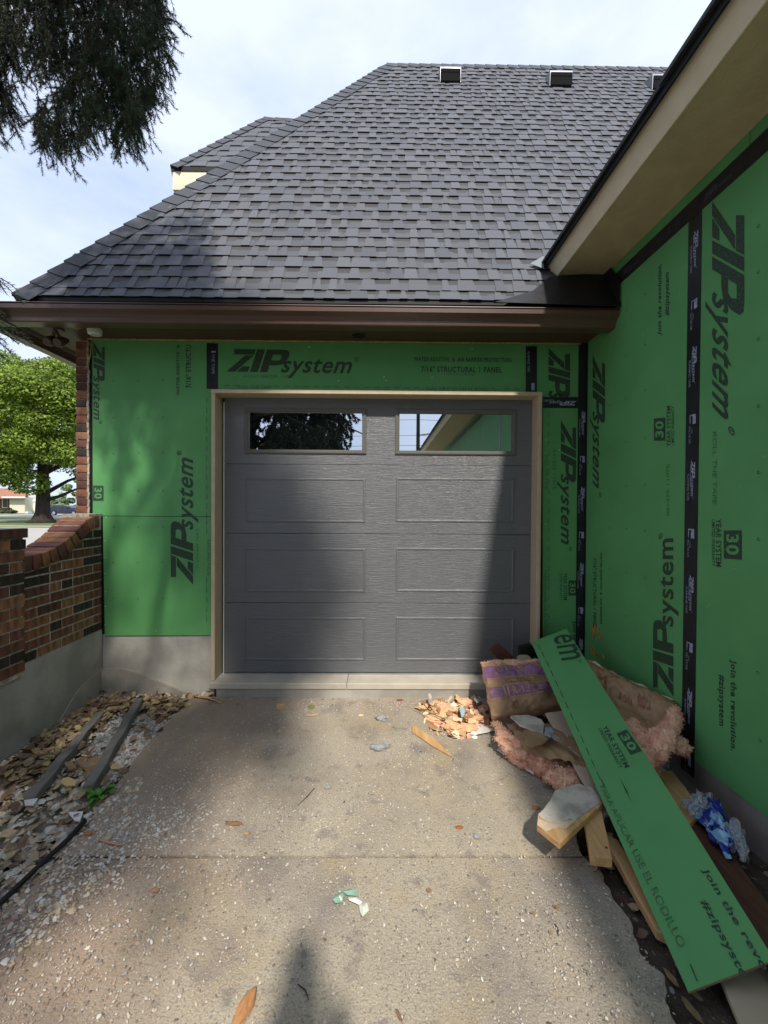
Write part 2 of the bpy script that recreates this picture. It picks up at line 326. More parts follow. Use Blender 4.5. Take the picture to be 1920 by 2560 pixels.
def letter(parts, p0, p1, p2, plane, m, parent, off=.0015, name='lettering', smudge=0):
    v, f = onplane(parts, p0, p1, p2, plane, off)
    me = bpy.data.meshes.new(name); me.from_pydata(v, [], f); me.update()
    return link(name, me, m, parent)
def down(u0, u1, v0, v1): return (u0, v0), (u0, v1), (u1, v0)      # reads downwards, tops to the right
def up(u0, u1, v0, v1): return (u1, v1), (u1, v0), (u0, v1)        # reads upwards, tops to the left
def flat(u0, u1, v0, v1, s=.011): return (u0, v1), (u1, v1 + (u1 - u0) * s), (u0, v0)
exec_parts = []
# ================================================================== GROUND
g = MB(); g.span(-160, 120, -40, 260, -.5, -.055); link('ground', g, mat('far_ground', (.30, .27, .22), .9, (.22, .21, .14), .5, 6), kind='structure')
def ground_poly(name, px, z, m, th=.1, **k):
    pts = [P(u, v, z=z) if not isinstance(u, Vector) else u for (u, v) in px]
    g = MB(); g.prism(pts, (0, 0, -th)); return link(name, g, m, kind='structure', **k)
redge = [(1335, 1745), (1345, 1850), (1385, 1950), (1425, 2035), (1436, 2075), (1444, 2100), (1456, 2134), (1488, 2164), (1500, 2190), (1504, 2198), (1526, 2222), (1538, 2243), (1552, 2266), (1577, 2304), (1584, 2335), (1603, 2377), (1622, 2400), (1655, 2434), (1662, 2460), (1673, 2499), (1690, 2530), (1703, 2560), (1790, 2800), (1900, 3400)]
ledge = [(478, 1744), (345, 1895), (290, 1960), (215, 2070), (110, 2180), (-40, 2330), (-250, 2600), (-700, 3200)]
def edge3(px, lo, hi, n, amp, seed):
    pts = [P(u, v, z=0) for u, v in px]; out = []
    for i in range(len(pts) - 1):
        for k in range(n):
            q = pts[i].lerp(pts[i + 1], k / n); nn = noise.noise(Vector((q.x * 9 + seed, q.y * 9, 0))) + .6 * noise.noise(Vector((q.x * 31 + seed, q.y * 31, 3)))
            out.append(Vector((q.x + amp * nn, q.y, 0)))
    out.append(pts[-1]); return [q for q in out if lo < q.y < hi]
JY = P(960, 2141, z=0).y
for i, (y0, y1) in enumerate([(JY + .006, 3.10), (-3.0, JY - .004)]):
    r = edge3(redge, y0, y1, 6, .022, 3); l = edge3(ledge, y0, y1, 5, .03, 9)
    if i == 0:
        pts = [Vector((l[0].x, y1, 0))] + l + [Vector((l[-1].x, y0, 0)), Vector((r[-1].x, y0, 0))] + r[::-1] + [Vector((r[0].x, y1, 0))]
    else:
        pts = [Vector((l[0].x, y1, 0))] + l + [Vector((l[-1].x - .6, y0, 0)), Vector((r[-1].x + .1, y0, 0))] + r[::-1] + [Vector((r[0].x, y1, 0))]
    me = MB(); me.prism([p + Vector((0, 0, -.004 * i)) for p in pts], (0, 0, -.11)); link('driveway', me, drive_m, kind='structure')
g = MB(); g.span(-1.6, 1.3, JY - .01, JY + .012, -.1, -.012); link('driveway_joint', g, dirt, kind='structure')
# lawn, street and far ground beyond the garden wall
def strip(name, y0, y1, z, m, x0=-90, x1=30, sl=0.0):
    g = MB(); g.prism([(x0, y0 - sl * x0, z), (x1, y0 - sl * x1, z), (x1, y1 - sl * x1, z), (x0, y1 - sl * x0, z)], (0, 0, -.05)); return link(name, g, m, kind='structure')
strip('lawn', 4.6, 260, -.03, grass_m, -160, 120)
strip('street', 11.5, 24.5, .0, road_m, sl=.12); strip('kerb', 24.5, 24.8, .12, kerb_m, sl=.12); strip('kerb', 33.5, 33.9, .09, kerb_m, sl=.12)
strip('road', 48, 58, .01, road_m, sl=.05)
g = MB(); g.prism([(-62, 58, .02), (-48, 58, .02), (-50, 84, .02), (-60, 84, .02)], (0, 0, -.04)); link('driveway', g, kerb_m, kind='structure')
# ================================================================== HOUSE
house = empty('house', (0, 3.2, 0), 'house with a garage wing in bare green sheathing under a steep grey shingle roof', 'house')
# --- concrete foundations
g = MB(); g.span(-2.6, -1.31, YW + .012, YW + .25, -.3, .452 + .02); foundation = link('foundation', g, concrete, house)
pts = [P(262, 1672, y=YW), P(300, 1671, y=YW), P(340, 1680, y=YW), P(380, 1697, y=YW), P(420, 1713, y=YW), P(460, 1728, y=YW), P(500, 1735, y=YW), P(500, 1800, y=YW), P(225, 1800, y=YW), P(225, 1680, y=YW)]
g = MB(); g.prism([p + Vector((0, .012, 0)) for p in pts], (0, -.022, 0)); link('footing_patch', g, concrete2, house, label='rough lighter lower band of the foundation')
zr = .156
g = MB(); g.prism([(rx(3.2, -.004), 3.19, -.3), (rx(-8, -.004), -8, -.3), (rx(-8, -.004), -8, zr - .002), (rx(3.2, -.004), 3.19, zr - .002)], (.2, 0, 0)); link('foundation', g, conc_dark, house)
g = MB(); g.prism([P(u, v, y=3.095) for u, v in ((541, 1711), (1360, 1718), (1360, 1760), (541, 1760))], (0, .3, 0)); link('door_step', g, concrete, house)
zt = .112
g = MB(); g.span(-1.30, -.255, 3.085, 3.42, zt - .045, zt); g2 = MB(); g2.span(-.252, 1.24, 3.085, 3.42, zt - .045, zt)
for q in (g, g2): bevel(link('threshold_board', q, sill_l, house), .004)
# --- sheathing panels
EDG = .011
def panel(px, plane, th=EDG, label=None):
    pts = [P(u, v, *plane) for u, v in px]; g = MB(); g.prism(pts, plane[1] * -th); g.f = g.f
    o = link('sheathing_panel', g, [green, green_edge], house, recentre=True, **({'label': label} if label else {}))
    nrm = plane[1]
    for p in o.data.polygons: p.material_index = 0 if abs(p.normal.dot(nrm)) > .9 else 1
    return o
Zs = 2.768
def wz(u, z):  # picture row of height z on back wall at column u
    a = P(u, 1000, *BW); b = P(u, 1400, *BW); return 1000 + 400 * (a.z - z) / (a.z - b.z)
pU = panel([(231, wz(231, Zs)), (517 + 14, wz(531, Zs)), (527, 1291), (232, 1289)], BW)
pL = panel([(257, 1290.6), (527, 1292.4), (529, 1588), (262, 1589)], BW)
pH = panel([(532, wz(532, Zs)), (1328, wz(1328, Zs)), (1328, 990), (532, 980)], BW)
pRU = panel([(1329, wz(1329, Zs)), (1463, wz(1463, Zs)), (1463, 1008), (1356, 1006), (1356, 984), (1329, 984)], BW)
pRL = panel([(1357, 1009), (1463, 1010), (1463, 1735), (1357, 1735)], BW)
Zt = 3.16
def rpanel(y0, y1, z0=zr, z1=3.045):
    pts = [Vector((rx(y), y, z)) for y, z in ((y0, z0), (y1, z0), (y1, z1), (y0, z1))]
    g = MB(); g.prism(pts, (EDG, 0, 0)); o = link('sheathing_panel', g, [green, green_edge], house)
    for p in o.data.polygons: p.material_index = 0 if abs(p.normal.x) > .9 else 1
    return o
ty = P(1730, 1200, *RW).y
pA = rpanel(3.179, ty + .002); pB = rpanel(ty - .002, ty - 1.22); pC = rpanel(ty - 1.224, ty - 2.44); pD = rpanel(ty - 2.444, ty - 3.66); pE = rpanel(ty - 3.664, ty - 4.88); rpanel(ty - 4.884, ty - 6.1); rpanel(ty - 6.104, ty - 9.5)
for y0, y1 in ((3.179, ty - .3), (ty - .304, ty - 2.7), (ty - 2.704, ty - 9.5)): rpanel(y0, y1, 3.049, Zt)
g = MB(); g.span(-2.3, -1.33, YW + .011, YW + .02, .45, 2.8); g.span(-1.33, 1.27, YW + .02, YW + .03, 2.5, 2.8); g.span(1.26, 1.7, YW + .011, YW + .02, .05, 2.8)
link('wall_framing', g, black, house)
g = MB(); g.prism([(rx(3.2, -EDG - .004), 3.2, 0.2), (rx(-8, -EDG - .004), -8, 0.2), (rx(-8, -EDG - .004), -8, 3.4), (rx(3.2, -EDG - .004), 3.2, 3.4)], (.01, 0, 0)); g.span(1.66, 1.7, 3.05, 3.19, .05, 3.4); link('wall_framing', g, black, house)
g = MB()
for k in range(46):
    pl, (u, v) = (RW, (random.uniform(1490, 1915), random.uniform(700, 1700))) if k % 2 else (BW, (random.choice([random.uniform(275, 510), random.uniform(1370, 1435)]), random.uniform(1000, 1560)))
    c = P(u, v, *pl, off=.0014); n = pl[1]; a = n.orthogonal().normalized(); b = n.cross(a); t = random.uniform(0, 3.14); d = (a * math.cos(t) + b * math.sin(t)) * random.uniform(.004, .03); w = (b * math.cos(t) - a * math.sin(t)) * random.uniform(.0006, .0016)
    g.poly([c - d, c + w, c + d, c - w])
link('scuff', g, mat('scuff', (.26, .42, .27), .8), house, kind='stuff')
# --- flashing tape
def strip_px(px, plane, off, parent=house, m=tape, name='flashing_tape', th=.0015):
    pts = [P(u, v, *plane, off=off) for u, v in px]; g = MB(); g.prism(pts, plane[1] * th); return link(name, g, m, parent)
t1 = strip_px([(517, 858), (545, 859), (545, 973), (517, 972)], BW, .002)
t2 = strip_px([(1314, 866), (1342, 866), (1342, 984), (1314, 983)], BW, .002)
t3 = strip_px([(1357, 993), (1444, 993), (1444, 1021), (1357, 1020)], BW, .003)
g = MB(); x1 = rx(3.18); g.span(1.553, x1 + .001, YW - .0055, YW - .003, .12, Zs - .004); g.span(x1 - .004, x1 - .0015, YW - .03, YW - .004, .12, Zs - .004); t4 = link('flashing_tape', g, tape, house)
def rstrip(y0, y1, z0, z1, off): g = MB(); g.prism([(rx(y0, off), y0, z0), (rx(y1, off), y1, z0), (rx(y1, off), y1, z1), (rx(y0, off), y0, z1)], (-.0015, 0, 0)); return link('flashing_tape', g, tape, house)
t5 = rstrip(ty - .043, ty + .043, zr - .09, 3.0, .002); t6 = rstrip(-4, 2.93, 2.998, 3.092, .004); t7 = rstrip(ty - 1.27, ty - 1.18, zr, 3.0, .002)
# tape print: repeated logo, two small lines and the roller mark
def tape_print(parent, x, y, n, top, bot, w, side):
    V = []; Fc = []
    z = top
    lg = logo()
    def rot(parts, z0, ln, a0, a1):          # reads downwards; a0..a1 across the tape
        for_v = [(a0 + (a1 - a0) * py, z0 - ln * pxx) for pxx, py in parts[0]]; k = len(V)
        for a, zz in for_v: V.append(Vector((x + a, y, zz)) if side == 'b' else Vector((rx(y + a, .005), y + a, zz)))
        Fc.extend(tuple(i + k for i in q) for q in parts[1])
    sgn = 1 if side == 'b' else -1
    bar = ([(0, 0), (1, 0), (1, 1), (0, 1)], [(0, 1, 2, 3)])
    while z > bot + .3:
        rot(lg, z, .20, sgn * -.005 * w, sgn * .28 * w); rot(bar, z - .02, .12, sgn * -.06 * w, sgn * -.03 * w)
        rot(glyphs('FLASHING TAPE'), z - .07, .14, sgn * -.28 * w, sgn * -.15 * w)
        rot(bar, z - .36, .05, sgn * .05 * w, sgn * .28 * w); rot(bar, z - .36, .006, sgn * -.12 * w, sgn * .05 * w); rot(bar, z - .36, .045, sgn * -.16 * w, sgn * -.11 * w)
        rot(glyphs('ROLL THE TAPE'), z - .42, .09, sgn * -.22 * w, sgn * -.08 * w); rot(glyphs('TAPE'), z - .43, .03, sgn * -.05 * w, sgn * .03 * w)
        z -= .60
    me = bpy.data.meshes.new('lettering'); me.from_pydata(V, [], Fc); me.update(); link('lettering', me, white_ink, parent, kind='stuff')
tape_print(t4, 1.585, YW - .0065, None, 2.24, -.1, .085, 'b'); tape_print(t5, 0, ty, None, 2.92, 0, .09, 'r')
letter(logo('syst'), (1441, 1003), (1372, 1003), (1441, 1014), BW, white_ink, t3, .0055); letter(glyphs('FLASHING'), (1383, 999), (1358, 999), (1383, 1005), BW, white_ink, t3, .0055)
letter(glyphs('THE TAPE'), *down(530, 537, 885, 935), BW, white_ink, t1, .0045); letter(([(0, 0), (1, 0), (1, 1), (0, 1)], [(0, 1, 2, 3)]), *down(529, 540, 878, 882), BW, white_ink, t1, .0045)
letter(glyphs('FLASHING TAPE'), *down(1318, 1324, 880, 930), BW, white_ink, t2, .0045); letter(([(0, 0), (1, 0), (1, 1), (0, 1)], [(0, 1, 2, 3)]), *down(1328, 1336, 958, 976), BW, white_ink, t2, .0045)
for k in range(6):
    yy = 2.72 - k * .33; g = MB(); v, f = logo() if k % 2 == 0 else glyphs('ROLL THE TAPE')
    g.v = [(rx(yy - .16 * x, .0065), yy - .17 * x, 3.028 + .03 * y) for x, y in v]; g.f = f; g.r = [0] * len(f); link('lettering', g, mat('tp%d' % k, (.06, .065, .08), .5) if k == 0 else bpy.data.materials['tp0'], t6)
# --- printed lettering on the boards
T = lambda s, b=.0, sh=0: glyphs(s, b, sh)
def block30(p0, p1, p2, plane, parent, m=ink):
    letter(thirty(), p0, p1, p2, plane, m, parent); e = lambda a, b, t: (a[0] + (b[0] - a[0]) * t, a[1] + (b[1] - a[1]) * t)
    q0 = e(p0, p1, .14); q0 = (q0[0] + (p2[0] - p0[0]) * .14, q0[1] + (p2[1] - p0[1]) * .14)
    q1 = (q0[0] + (p1[0] - p0[0]) * .72, q0[1] + (p1[1] - p0[1]) * .72); q2 = (q0[0] + (p2[0] - p0[0]) * .72, q0[1] + (p2[1] - p0[1]) * .72)
    letter(T('30', .03), q0, q1, q2, plane, green, parent, .0025)
letter(logo(), *flat(566, 897, 872, 929, .016), BW, ink, pH)
letter(T('WATER-RESISTIVE  &  AIR BARRIER PROTECTION', .02), *flat(1034, 1278, 892, 903, .012), BW, ink, pH)
letter(T('7/16" STRUCTURAL 1 PANEL', .025), *flat(1053, 1255, 915, 930, .012), BW, ink, pH)
letter(T('12-05-24 13:36 HD'), *flat(1110, 1186, 932, 938, .012), BW, inkf, pH)
letter(T('ROLL THE TAPE'), *flat(595, 678, 963, 972, .012), BW, inkf, pH); letter(T('PARA APLICAR USE EL RODILLO'), *flat(1064, 1237, 967, 979, .012), BW, inkf, pH)
letter(T('1041  #0280-13524'), (730, 937), (610, 936), (730, 945), BW, inkf, pH)
letter(logo(), *up(427, 483, 1127, 1462), BW, ink, pU); letter(logo(), *down(234, 262, 856, 1060), BW, ink, pU)
block30(*down(233, 259, 1214, 1252), BW, pU)
letter(T('WATER-RESISTIVE  &', .02), *up(441, 449, 862, 988), BW, ink, pU); letter(T('7/16" STRUCTU', .025), *up(464, 478, 862, 970), BW, ink, pU)
letter(T('ROLL THE TAPE'), *up(518, 526, 1348, 1437), BW, inkf, pL); letter(T('U: EO.05024  10:412'), *up(490, 497, 1322, 1420), BW, inkf, pL)
letter(logo('s'), *down(1371, 1425, 870, 1000), BW, ink, pRU); letter(logo(), *down(1402, 1440, 1050, 1378), BW, ink, pRL)
letter(T('041425 1107E'), *down(1381, 1391, 1123, 1225), BW, inkf, pRL); letter(T('ROLL THE TAPE'), *down(1362, 1370, 1138, 1222), BW, inkf, pRL)
letter(T('PARA APLICAR USE EL RODILLO'), *down(1360, 1367, 1425, 1600), BW, inkf, pRL)
block30(*down(1421, 1441, 1451, 1489), BW, pRL); letter(T('YEAR SYSTEM', .02), *down(1408, 1418, 1433, 1500), BW, ink, pRL); letter(T('LIMITED WARRANTY'), *down(1399, 1405, 1433, 1500), BW, ink, pRL)
letter(T('Join the', .02), *down(1429, 1440, 1552, 1610), BW, ink, pRL)
letter(logo(), *down(1482, 1513, 887, 1231), RW, ink, pA); letter(T('7/16" STRUCTURAL 1 PANEL', .02), *down(1483, 1492, 1395, 1570), RW, ink, pA); letter(T('WATER-RESISTIVE  &  AIR BARRIER', .02), *down(1500, 1506, 1380, 1560), RW, ink, pA)
letter(T('Join the revolution.', .032, .2), *up(1644, 1657, 658, 839), RW, ink, pA); letter(T('#zipsystem', .025, .2), *up(1663, 1676, 679, 789), RW, ink, pA)
block30(*up(1635, 1664, 1044, 1102), RW, pA); letter(T('YEAR SYSTEM', .02), *up(1667, 1677, 1014, 1117), RW, ink, pA); letter(T('LIMITED WARRANTY', .01), *up(1679, 1686, 1015, 1113), RW, ink, pA)
letter(logo(), *up(1633, 1684, 1315, 1742), RW, ink, pA)
letter(logo(), *down(1781, 1861, 503, 1056), RW, ink, pB)
letter(T('YEAR SYSTEM', .02), *down(1790, 1804, 1297, 1416), RW, ink, pB); letter(T('LIMITED WARRANTY', .01), *down(1780, 1788, 1299, 1415), RW, ink, pB); block30(*down(1810, 1855, 1326, 1396), RW, pB)
letter(T('Join the revolution.', .032, .2), *down(1823, 1842, 1648, 1874), RW, ink, pB); letter(T('#zipsystem', .025, .2), *down(1794, 1812, 1686, 1814), RW, ink, pB)
letter(T('041425 1107E'), *up(1666, 1674, 1160, 1290), RW, inkf, pA); letter(T('ROLL THE TAPE'), *down(1782, 1792, 1080, 1260), RW, inkf, pB)
def dashes(plane, pts, parent):
    g = MB(); bar = [(0, 0), (1, 0), (1, 1), (0, 1)]
    for p0, p1, p2 in pts:
        v, f = onplane((bar, [(0, 1, 2, 3)]), p0, p1, p2, plane); g.add(v, f)
    link('dashed_line', g, inkf, parent, kind='stuff')
dashes(BW, [((u, 965 + (u - 560) * .011), (u + 14, 965.2 + (u - 560) * .011), (u, 963.4 + (u - 560) * .011)) for u in range(560, 1300, 25) if not (590 < u < 680 or 1055 < u < 1240)], pH)
dashes(BW, [((516, v), (516, v + 13), (518, v)) for v in range(995, 1290, 24)], pU); dashes(BW, [((516, v), (516, v + 13), (518, v)) for v in list(range(1298, 1345, 24)) + list(range(1445, 1560, 24))], pL)
dashes(BW, [((1371, v), (1371, v + 13), (1372.5, v)) for v in range(1030, 1600, 24)], pRL)
# nail heads pressed in the boards
def nails(plane, px, parent, r=.0075):
    g = MB()
    for (u, v) in px:
        c = P(u, v, *plane, off=.0012); n = plane[1]; a = n.orthogonal().normalized(); b = n.cross(a)
        for k in range(8):
            t0, t1 = k * math.pi / 4, (k + 1) * math.pi / 4; D = lambda t, q: c + (a * math.cos(t) + b * math.sin(t)) * q
            if k != int(u) % 8: g.poly([D(t0, r), D(t1, r), D(t1, r * .62), D(t0, r * .62)])
    link('nail', g, ink, parent, kind='stuff')
nails(BW, [(u + random.uniform(-1, 1), v + random.uniform(-2, 2)) for u in (284, 346, 408) for v in (952, 1044, 1133, 1226)], pU)
nails(BW, [(u + random.uniform(-1, 1), v + random.uniform(-2, 2)) for u in (284, 345, 407) for v in (1316, 1405, 1497)], pL)
nails(RW, [(u, v) for u, vs in ((1525, (1014, 1119, 1220, 1320, 1422)), (1566, (889, 996, 1106, 1215, 1322, 1432, 1540)), (1613, (862, 976, 1095, 1212, 1327, 1446))) for v in vs] + [(1566, 777), (1613, 735)], pA)
nails(RW, [(1897, v) for v in (565, 680, 847, 1015, 1181, 1348)] + [(1895, 1682), (1900, 1850)], pB, .008)
g = MB()
for u, v in [(265, 1293), (264, 1352), (265, 1394), (263, 1434), (264, 1479), (264, 1516), (263, 1562), (390, 1577), (774, 928 - 60), (772, 868), (846, 952), (960, 943), (965, 951), (1180, 873), (1080, 944), (1365, 1100), (1398, 1125), (1363, 1310)]:
    c = P(u, v, *BW, off=.002); g.box(c, (.006, .002, .006))
link('staple', g, white, house, kind='stuff')
g = MB()
for i in range(14):
    u, v = random.uniform(1478, 1515), random.uniform(1555, 1640); c = P(u, v, *RW, off=.0022)
    g.tube([c, c + Vector((0, random.uniform(-.02, .02), random.uniform(-.05, .05)))], .006, 5)
link('paint_mark', g, mat('orange_paint', (.62, .15, .03), .6), house, kind='stuff')
# --- soffit, fascia, gutter of the garage
XL = P(100, 847, z=Zs).x
XL = -2.69
g = MB(); g.span(XL, rx(3), 2.905, YW - .002, Zs, Zs + .012); bevel(link('soffit_panel', g, brown_d, house), .001)
g = MB(); g.span(XL, -2.30, YW, 9, Zs, Zs + .012); link('soffit_panel', g, brown_d, house)
g = MB(); g.span(XL - .03, -2.32, 2.897, 2.905, Zs - .012, Zs + .13); g.span(-2.32, rx(2.9), 2.897, 2.905, Zs - .012, Zs + .13); link('fascia', g, brown_d, house)
g = MB(); g.span(XL - .02, XL, 2.905, 9, Zs - .012, Zs + .13); link('fascia', g, brown_d, house)
g = MB(); g.span(XL + .05, XL + .085, 2.98, 9, Zs - .004, Zs); link('soffit_vent', g, black, house)
g = MB(); g.span(XL + .03, rx(3), 2.960, 2.964, Zs - .003, Zs); link('soffit_seam', g, black, house)
prof = [(0, 0), (-.078, 0), (-.085, .004), (-.087, .012), (-.090, .030), (-.104, .050), (-.122, .062), (-.134, .070), (-.135, .098), (-.128, .101), (-.122, .108), (-.135, .112), (-.137, .106)]
def gutter(a, b, inward, drop):
    g = MB(); a = Vector(a); b = Vector(b); inw = Vector(inward)
    n = len(prof); outer = []
    for q, dz in ((a, 0), (b, drop)):
        for (d, z) in prof: outer.append(q - inw * d * -1 + Vector((0, 0, z + dz)))
    inner = [p + Vector((0, 0, .002)) + inw * -.002 for p in outer]
    f = [(i, i + 1, n + i + 1, n + i) for i in range(n - 1)]
    g.add(outer, f); g.add([(x, y, z) for x, y, z in inner], [tuple(reversed(q)) for q in f]); g.add([a, b + Vector((0, 0, drop)), b + Vector((0, 0, drop + .11)), a + Vector((0, 0, .11))], [(0, 1, 2, 3)])
    g.add([outer[i] for i in range(n, 2 * n)] + [b + Vector((0, 0, drop + .105))], [tuple(range(n + 1))])
    return g
GZ = 2.722
gut = link('gutter', gutter((-2.86, 2.893, GZ + .004), (rx(2.8), 2.893, GZ - .004), (0, 1, 0), 0), brown, house)
link('gutter', gutter((XL - .025, 9, GZ), (XL - .025, 2.893, GZ), (1, 0, 0), 0), brown, house)
g = MB(); g.span(-2.60, -2.585, 2.752, 2.892, GZ - .002, GZ + .106); link('gutter_joint', g, brown, gut)
g = MB()
for k in range(60):
    x = -2.3 + k * 3.86 / 60; g.tube([(x, YW - .008, Zs - .004), (x + .068, YW - .008 - random.uniform(0, .004), Zs - .004 - random.uniform(0, .004))], .005 + random.uniform(0, .003), 5)
link('foam_bead', g, foam, house)
# --- garage roof
TH = math.radians(59); SD = Vector((0, math.cos(TH), math.sin(TH))); SN = Vector((0, -math.sin(TH), math.cos(TH)))
E0 = Vector((0, 2.80, 2.899))
hipA = P(35, 745, E0, SN); hipA = E0 + Vector((hipA.x, 0, 0)); hipA.y = 2.80; hipA.z = 2.899
hipB = P(968, 161, E0, SN); LR = (hipB - E0).dot(SD)
XR = 4.6
roof = link('roof', (lambda g: (g.prism([hipA - SN * .0, hipB, Vector((XR, hipB.y, hipB.z)), Vector((XR, 2.80, 2.899))], -SN * .03), g.prism([hipA, hipB, Vector((hipB.x, 11, hipB.z)), Vector((hipA.x, 14, hipA.z))], (.01, 0, -.03)), g)[2])(MB()), caps_m, house)
g = MB(); g.prism([E0 + Vector((hipA.x, -.004, -.035)), E0 + Vector((rx(2.8), -.004, -.035)), E0 + Vector((rx(2.8), -.004, .0)), E0 + Vector((hipA.x, -.004, 0))], (0, .1, -.02)); link('drip_edge', g, black, roof)
def hipx(s): return hipA.x + (hipB.x - hipA.x) * s / LR
EXP = .1429
def rp3(x, s, h): return Vector((x, 0, 0)) + Vector((0, E0.y, E0.z)) + SD * s + SN * h
back = MB(); bdark = MB(); bedge = MB(); tabs = []
nC = int(LR / EXP) + 1
for c in range(nC):
    s0 = c * EXP - .055; s1 = s0 + EXP
    if c == 0: s0 = -.012
    s1 = min(s1, LR)
    x = hipx(max(s0, 0)) + random.uniform(-.1, 0.05); xe = XR
    wob = lambda x: .0035 * noise.noise(Vector((x * 2.1, c * 7.3, 0)))
    # base course: slightly raised at its lower edge, cut in lengths
    xx = hipx(max(s0, 0)) - .02
    while xx < xe:
        w = random.uniform(.09, .16); b0, b1 = xx, min(xx + w, xe)
        pts = [rp3(b0, s0 + wob(b0) + .002, .001), rp3(b1, s0 + wob(b1) + .002, .001), rp3(b1, s0 + wob(b1) + .002, .0095), rp3(b0, s0 + wob(b0) + .002, .0095), rp3(max(b0, hipx(s1) - .02), s1 + .02, .0015), rp3(max(b1, hipx(s1) - .02), s1 + .02, .0015)]
        md = lambda i, j, t: pts[i].lerp(pts[j], t)
        rv = random.random() * .8 + .01; tt = random.uniform(.42, .62)
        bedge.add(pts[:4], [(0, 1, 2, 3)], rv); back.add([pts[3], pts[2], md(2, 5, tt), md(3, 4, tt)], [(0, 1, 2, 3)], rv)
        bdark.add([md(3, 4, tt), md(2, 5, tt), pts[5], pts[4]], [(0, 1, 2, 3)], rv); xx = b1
    while x < xe:
        w = random.choice([.06, .075, .09, .11, .14]) * random.uniform(.9, 1.1); gap = random.choice([.05, .075, .095, .12]) * random.uniform(.85, 1.1)
        if random.random() < .12: gap = .003
        a, b = x, x + w
        if a > hipx(s1) - .06 and b < xe + .1:
            sl = random.uniform(.006, .020); tabs.append((c, a, b, s0, s1, sl, wob(a), wob(b)))
        x = b + gap
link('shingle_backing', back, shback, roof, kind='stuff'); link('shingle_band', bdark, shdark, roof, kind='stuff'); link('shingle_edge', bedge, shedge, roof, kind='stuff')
def tabgeo(c, a, b, s0, s1, sl, wa, wb):
    hb, ht = .0145, .0065
    low = [rp3(a, s0 + wa, .004), rp3(b, s0 + wb, .004), rp3(b, s0 + wb, hb), rp3(a, s0 + wa, hb), rp3(a + sl, s1 + .012, ht - .005), rp3(b - sl, s1 + .012, ht - .005), rp3(b - sl, s1 + .012, ht), rp3(a + sl, s1 + .012, ht)]
    return low, [(0, 1, 2, 3), (3, 2, 6, 7), (0, 3, 7, 4), (1, 5, 6, 2)]
vis = [t for t in tabs if t[1] < 1.3]
near = vis[:285]; ids = set(id(t) for t in near); rest = MB()
for t in tabs:
    v, f = tabgeo(*t)
    if id(t) in ids:
        g = MB(); g.add(v, f, random.random() * .5); o = link('shingle', g, [shingle, shedge], roof); o.data.polygons[0].material_index = 1
    else: rest.add(v, f, random.random() * .98 + .01)
o = link('shingle_field', rest, [shingle, shedge], roof, kind='stuff')
for p in o.data.polygons: p.material_index = 1 if p.index % 4 == 0 else 0
# hip and ridge caps
def caps(A, B, n1, n2, w, parent, st=.150):
    d = (B - A); L = d.length; d.normalize(); k = 0
    a1 = d.cross(n1).normalized(); a2 = n2.cross(d).normalized()
    n = int(L / st)
    for i in range(n):
        p0 = A + d * (i * st - .01); p1 = A + d * ((i + 1) * st + .02)
        g = MB(); j = random.uniform(-.004, .004)
        up_ = (n1 + n2).normalized()
        for a, nn in ((a1, n1), (a2, n2)):
            g.add([p0 + up_ * .026, p0 + a * (w + j) + nn * .018, p1 + a * (w + j) + nn * .008, p1 + up_ * .014, p0 + up_ * .012, p0 + a * (w + j) + nn * .006], [(0, 1, 2, 3), (0, 4, 5, 1)])
        link('ridge_cap', g, caps_m, parent)
hd = (hipB - hipA).normalized(); nL = Vector((0, 1, 0)).cross(hd) * -1; nL = nL if nL.z > 0 else -nL; nL.normalize()
caps(hipA, hipB, SN, nL, .15, roof)
caps(hipB, Vector((XR, hipB.y, hipB.z)), SN, Vector((0, SN.y * -1, SN.z)), .125, roof)
# roof vents
for (u0, u1, v0, v1) in ((1100, 1153, 155, 203), (1375, 1432, 166, 213), (1632, 1690, 176, 222)):
    a = P(u0, v1, E0, SN, off=.0); b = P(u1, v1, E0, SN, off=.0); a = P(u0, v1, E0 + SN * .024, SN); b = P(u1, v1, E0 + SN * .024, SN); w = b.x - a.x; c = (a + b) / 2; H = .26; D = .34
    vent = empty('roof_vent', c, 'x', 'x'); 
    for k in ('label', 'category'): del vent[k]
    vent.parent = roof; vent.matrix_parent_inverse = PW['roof'].inverted()
    g = MB(); p = []
    for (y, z) in ((.012, 0), (0, H * .66), (.006, H * .74), (.025, H * .80), (.10, H * .86), (D * .8, H + .06), (D * .8, H - .05)): p.append(c + Vector((-w / 2, y, z)))
    hood = MB(); hood.prism(p, (w, 0, 0)); o = link('vent_hood', hood, galv, roof); bevel(o, .006, 2)
    g = MB(); g.box(c + Vector((0, -.002, H * .30)), (w - .02, .012, H * .60)); g.box(c + Vector((0, -.010, H * .42)), (w - .03, .004, .008)); link('vent_screen', g, screen, roof)
    bpy.data.objects.remove(vent)
